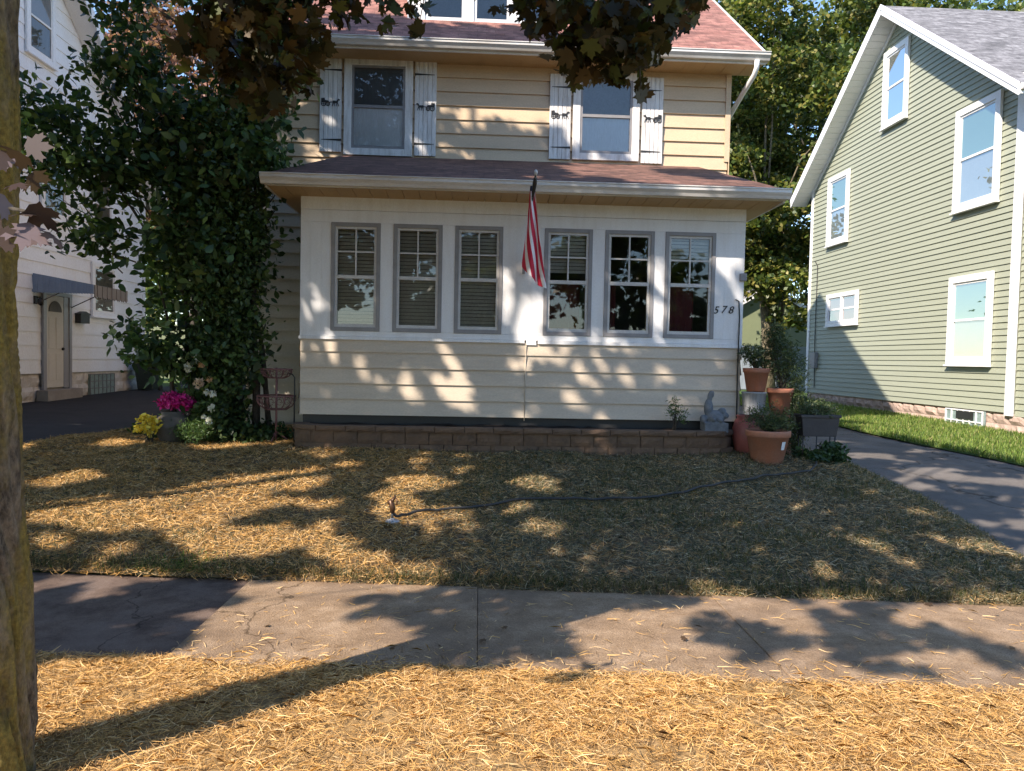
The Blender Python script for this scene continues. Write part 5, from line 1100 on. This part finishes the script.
# support beneath the second raised pot
lathe_thing('flower_pot', 'upturned dark pot hidden in leaves holding up the stained pot', 'pot', (3.86, 9.3, .39), [(.19, 0), (.185, .05), (.16, .06), (.13, .56), (.11, .565)], 'terracotta_dk', .12, .56, group=PG)
gv = [(.04, .065, .03), (.06, .09, .035), (.10, .13, .05), (.16, .18, .08)]
plant('potted_plant', 'leafy herb filling the largest terracotta pot', 'plant', (3.51, 8.78, .76), [(3.47, 8.8, .95, .24, .2, .15, 1), (3.59, 8.75, .88, .2, .18, .1, .6)], 1500, .055, gv, [2, 3, 2, .5], LONG, 6, .035, 26)
plant('potted_plant', 'spiky plant with pale flowers in the raised terracotta pot', 'plant', (3.56, 9.35, 1.5), [(3.60, 9.33, 1.68, .14, .12, .15, 1), (3.42, 9.33, 1.74, .07, .07, .14, .5)], 700, .075, gv, [2, 3, 3, 2], LONG, 6, .035, 22)
plant('potted_plant', 'tall bushy plant growing from the stained terracotta pot', 'plant', (3.86, 9.3, 1.25), [(3.85, 9.35, 1.70, .20, .2, .33, 1.6), (3.78, 9.35, 1.95, .14, .15, .18, .8), (4.02, 9.35, 1.55, .20, .2, .28, .9), (4.05, 9.3, 1.30, .16, .16, .2, .5)], 4200, .055, gv, [3, 3, 2, .6], LONG, 7, .04, 50)
plant('shrub', 'loose green weeds sprawling behind the pots and trough', 'plant', (4.05, 9.35, .4), [(3.98, 9.35, 1.10, .28, .2, .18, 1), (3.86, 9.05, .82, .20, .12, .25, 1), (4.3, 9.35, 1.08, .28, .2, .12, .7), (3.95, 9.25, .6, .22, .2, .2, .7), (4.2, 9.3, .95, .1, .15, .2, .5)], 3600, .055, gv, [3, 3, 2, .6], LONG, 7, .045, 60)
# rectangular trough on legs
tr = thing('planter_trough', 'charcoal rectangular planter trough on thin black legs by the driveway', 'planter', (4.2, 8.95, .38))
m = MB(); X0, X1, Y0, Y1, Z0, Z1 = 3.96, 4.44, 8.86, 9.06, .72, .98
m.hexa([(X0+.03, Y0+.02, Z0), (X1-.03, Y0+.02, Z0), (X1-.03, Y1-.02, Z0), (X0+.03, Y1-.02, Z0), (X0, Y0, Z1), (X1, Y0, Z1), (X1, Y1, Z1), (X0, Y1, Z1)])
m.box(X0-.012, X1+.012, Y0-.012, Y0+.006, Z1-.03, Z1+.006); m.box(X0-.012, X1+.012, Y1-.006, Y1+.012, Z1-.03, Z1+.006); m.box(X0-.012, X0+.006, Y0+.007, Y1-.007, Z1-.03, Z1+.006); m.box(X1-.006, X1+.012, Y0+.007, Y1-.007, Z1-.03, Z1+.006)
m.build('body', MT['trough'], tr, bevel=.006)
for x, y in ((4.0, 8.90), (4.17, 8.90), (4.40, 8.90), (4.0, 9.03), (4.40, 9.03)): m = MB(); m.tube([(x, y, .36), (x, y, .73)], .008, 6); m.build('leg', MT['dark'], tr)
plant('trailing_plant', 'thin grassy plant in the charcoal trough', 'plant', (4.2, 8.95, .98), [(4.2, 8.96, 1.04, .26, .1, .07, 1)], 900, .06, [(.10, .13, .06), (.16, .17, .10), (.05, .09, .03)], [2, 1, 2], LONG, 5, .04, 24)
plant('ivy_plant', 'dark trailing ivy heaped under the charcoal trough', 'plant', (4.3, 8.85, .4), [(4.34, 8.84, .52, .14, .12, .13, 1), (4.05, 8.95, .47, .15, .1, .07, .3), (4.22, 8.72, .47, .2, .1, .07, .5)], 1700, .06, [(.03, .06, .02), (.05, .09, .03)], [2, 1], OVAL, 6, .04, 20)
# black low edging behind pots
# ---- hose and sprinkler
hp = [(-.70, 6.22), (-.60, 6.30), (-.45, 6.42), (-.32, 6.48), (0, 6.66), (.41, 6.83), (.8, 6.88), (1.18, 6.93), (1.6, 7.03), (2.02, 7.18), (2.4, 7.40), (2.80, 7.66), (3.15, 7.9), (3.48, 8.02), (3.8, 8.2), (4.05, 8.6)]
pts = []
for i in range(len(hp)-1):
    for k in range(6):
        f = k/6; x = hp[i][0]*(1-f)+hp[i+1][0]*f+.012*math.sin(i*2.2+k*.9); y = hp[i][1]*(1-f)+hp[i+1][1]*f+.012*math.cos(i*1.7+k*1.1); pts.append((x, y, float(lawn_z(x, y))+.045))
pts[0] = (-.70, 6.22, float(lawn_z(-.7, 6.22))+.08)
m = MB(); m.tube(pts, .012, 8); tag(m.build('garden_hose', MT['cable']), 'black garden hose running across the straw to the sprinkler', 'hose')
sz = float(lawn_z(-.70, 6.15)); sp_ = thing('sprinkler', 'brown impact sprinkler on a spike with pale base in the straw', 'sprinkler', (-.70, 6.2, sz))
m = MB(); m.tube([(-.70, 6.2, sz-.05), (-.70, 6.2, sz+.12)], .010, 8); m.build('spike', MT['dark'], sp_)
m = MB(); m.lathe([(.03, 0), (.065, .005), (.06, .02), (.02, .03), (.018, .04)], (-.70, 6.2, sz+.005), 16); m.build('base', MT['galv'], sp_)
m = MB(); m.tube([(-.70, 6.2, sz+.09), (-.70, 6.2, sz+.13), (-.715, 6.19, sz+.20)], [.018, .026, .020], 10); m.tube([(-.735, 6.19, sz+.17), (-.70, 6.19, sz+.19), (-.675, 6.19, sz+.235)], [.018, .016, .010], 8)
m.tube([(-.70, 6.2, sz+.16), (-.66, 6.17, sz+.165), (-.665, 6.17, sz+.22)], .007, 6); m.build('head', MT['copper'], sp_)

# ================================================================== STRAW AND GRASS
def strands(name, label, cat, X, Y, Zs, L, wd, cols, mat, pitch=.22, lift=.012, upright=False):
    n = len(X); yaw = rng.uniform(0, 2*math.pi, n); pt = rng.normal(size=n)*pitch
    if upright: pt = rng.uniform(.7, 1.45, n)
    d = np.stack([np.cos(yaw)*np.cos(pt), np.sin(yaw)*np.cos(pt), np.sin(np.abs(pt))], 1); sd_ = np.stack([-np.sin(yaw), np.cos(yaw), np.zeros(n)], 1)
    roll = rng.uniform(-.9, .9, n); upv = np.cross(d, sd_); s2 = sd_*np.cos(roll)[:, None]+upv*np.sin(roll)[:, None]
    c = np.stack([X, Y, Zs+lift*rng.random(n)], 1); L = L[:, None]; wv = wd[:, None]*.5
    bend = upv*(L*rng.uniform(-.12, .12, (n, 1)))
    a = c if upright else c-d*L*.5; e = c+d*L if upright else c+d*L*.5; mid = (a+e)/2+bend
    V = np.stack([a-s2*wv, a+s2*wv, mid+s2*wv, e+s2*wv*.4, e-s2*wv*.4, mid-s2*wv], 1).reshape(-1, 3)
    o = npmesh(name, V, 6, cols, MT[mat], None, (float(np.mean(X)), float(np.mean(Y)), float(np.mean(Zs))))
    tag(o, label, cat, kind='stuff'); return o
n = 280000; X = rng.uniform(-3.2, 4.6, n); Y = 1.6+(near_e(X)+.04-1.6)*rng.random(n)**.75
kp = rng.random(n) < .15+1.5*np.maximum(vnoise(X, Y, .22)*.6+vnoise(X+7, Y, .08)*.4-.22, 0); X, Y = X[kp], Y[kp]; n = len(X)
gold = [(.68, .41, .145), (.54, .31, .10), (.80, .55, .27), (.34, .20, .07), (.15, .09, .045)]
strands('straw', 'golden straw spread over the verge in front of the sidewalk', 'straw', X, Y, verge_z(X, Y), rng.uniform(.015, .10, n)*rng.uniform(.6, 1.3, n), rng.uniform(.0009, .0027, n), palette(n, gold, [4, 4, 3, 2, 1], .35), 'straw', .22, .03)
n = 330000; Y = 4.8+(11.5-4.8)*rng.random(n)**1.35; X = LX0(Y)+(LX1(Y)-LX0(Y))*rng.random(n)
kp = (Y > far_e(X)-.02) & ~((Y > 9.0) & (X > -2.3) & (X < 3.4)); X, Y = X[kp], Y[kp]; n = len(X)
dens = vnoise(X, Y, .5)*.5+vnoise(X+40, Y, .15)*.5; kp = rng.random(n) < .35+1.1*dens; X, Y = X[kp], Y[kp]; n = len(X)
gl = palette(n, [(.56, .36, .16), (.40, .27, .13), (.52, .43, .27), (.24, .22, .14), (.12, .12, .07), (.07, .08, .05)], [2.2, 2.2, 2, 4, 4, 3]); gl2 = palette(n, gold, [5, 4, 3, 2, 1]); sel = rng.random(n) < np.clip(.75-.6*(X+.6), .06, .85); gl[sel] = gl2[sel]  # sun and shade in strand colour: golder left, greyer right, some truly dead
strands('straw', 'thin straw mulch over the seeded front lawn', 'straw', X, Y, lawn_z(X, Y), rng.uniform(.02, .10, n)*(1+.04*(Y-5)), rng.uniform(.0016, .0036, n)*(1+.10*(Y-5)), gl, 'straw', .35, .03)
# dull dead and green tufts in the lawn and along its edge
n = 60000; Y = 4.8+(9.3-4.8)*rng.random(n)**1.2; X = LX0(Y)+(LX1(Y)-LX0(Y))*rng.random(n); dd = vnoise(X, Y, .45)
kp = (Y > far_e(X)-.02) & (rng.random(n) < np.clip((dd-.35)*2.2, .05, 1)*np.where(X < -.2, .35, 1.)); X, Y = X[kp], Y[kp]; n = len(X)
strands('grass', 'sparse dull grass tufts coming through the lawn straw', 'grass', X, Y, lawn_z(X, Y)-.01, rng.uniform(.03, .075, n), rng.uniform(.003, .006, n), palette(n, [(.09, .10, .04), (.16, .14, .06), (.05, .07, .025)], [3, 3, 2]), 'blade', upright=True)
n = 5500; X = rng.uniform(-5.4, 4.3, n); Y = far_e(X)+np.abs(rng.normal(size=n))*.06
strands('grass', 'ragged grass edge where the lawn meets the sidewalk', 'grass', X, Y, lawn_z(X, Y)-.01, rng.uniform(.03, .08, n), rng.uniform(.003, .006, n), palette(n, [(.12, .11, .05), (.22, .17, .08), (.05, .07, .025)], [3, 3, 2]), 'blade', upright=True)
n = 900; X = rng.normal(-2.15, .22, n); Y = far_e(X)+.02+np.abs(rng.normal(size=n))*.09
strands('grass', 'bright green grass patch at the left end of the lawn edge', 'grass', X, Y, lawn_z(X, Y)-.01, rng.uniform(.015, .05, n), rng.uniform(.004, .007, n), palette(n, [(.12, .20, .04), (.20, .26, .06), (.07, .12, .03)], [3, 3, 2]), 'blade', upright=True)
n = 60000; Y = 8+(21.5-8)*rng.random(n)**1.4; X = 6.80+.1*np.sin(Y*.9)+.12*vnoise(Y, Y, .25)+(9.62-6.85)*rng.random(n)
strands('grass', 'lush green grass strip beside the green house', 'grass', X, Y, T(Y)+.015, rng.uniform(.04, .11, n), rng.uniform(.006, .013, n), palette(n, [(.14, .21, .035), (.21, .28, .06), (.07, .12, .03), (.34, .32, .13)], [4, 4, 3, 1.5]), 'blade', upright=True)
n = 9000; Y = rng.uniform(10, 24, n); X = rng.uniform(-5.2, -4.0, n)
strands('grass', 'narrow grass margin between the left driveway and the lilac', 'grass', X, Y, T(Y)-.03, rng.uniform(.05, .13, n), rng.uniform(.006, .013, n), palette(n, [(.10, .17, .035), (.16, .24, .06), (.06, .10, .03)], [4, 4, 2]), 'blade', upright=True)
# loose straws blown onto the walk
n = 1500; X = rng.uniform(-1.6, 4.5, n); f = np.where(rng.random(n) < .6, np.abs(rng.normal(size=n))*.12, rng.random(n)); Y = near_e(X)+np.clip(f, 0, 1)*(far_e(X)-near_e(X))
strands('straw', 'loose straws blown over the concrete sidewalk', 'straw', X, Y, np.full(n, .016), rng.uniform(.02, .09, n), rng.uniform(.002, .004, n), palette(n, gold, [4, 3, 3, 1, 1]), 'straw', .05, .004)
# fallen leaves
P = np.stack([rng.uniform(-1.4, 3.4, 9), rng.uniform(3.9, 4.8, 9), np.full(9, .022)], 1)
for i in range(9):
    o = npmesh('fallen_leaf', leaf_verts(P[i:i+1], .045, MAPLE, 3), 12, palette(1, [(.10, .06, .03)], [1]), MT['leaf_dark'], None, tuple(P[i])); tag(o, 'small dry brown leaf lying on the concrete sidewalk', 'leaf', 'fallen leaves on the sidewalk')
print('objects', len(bpy.data.objects))
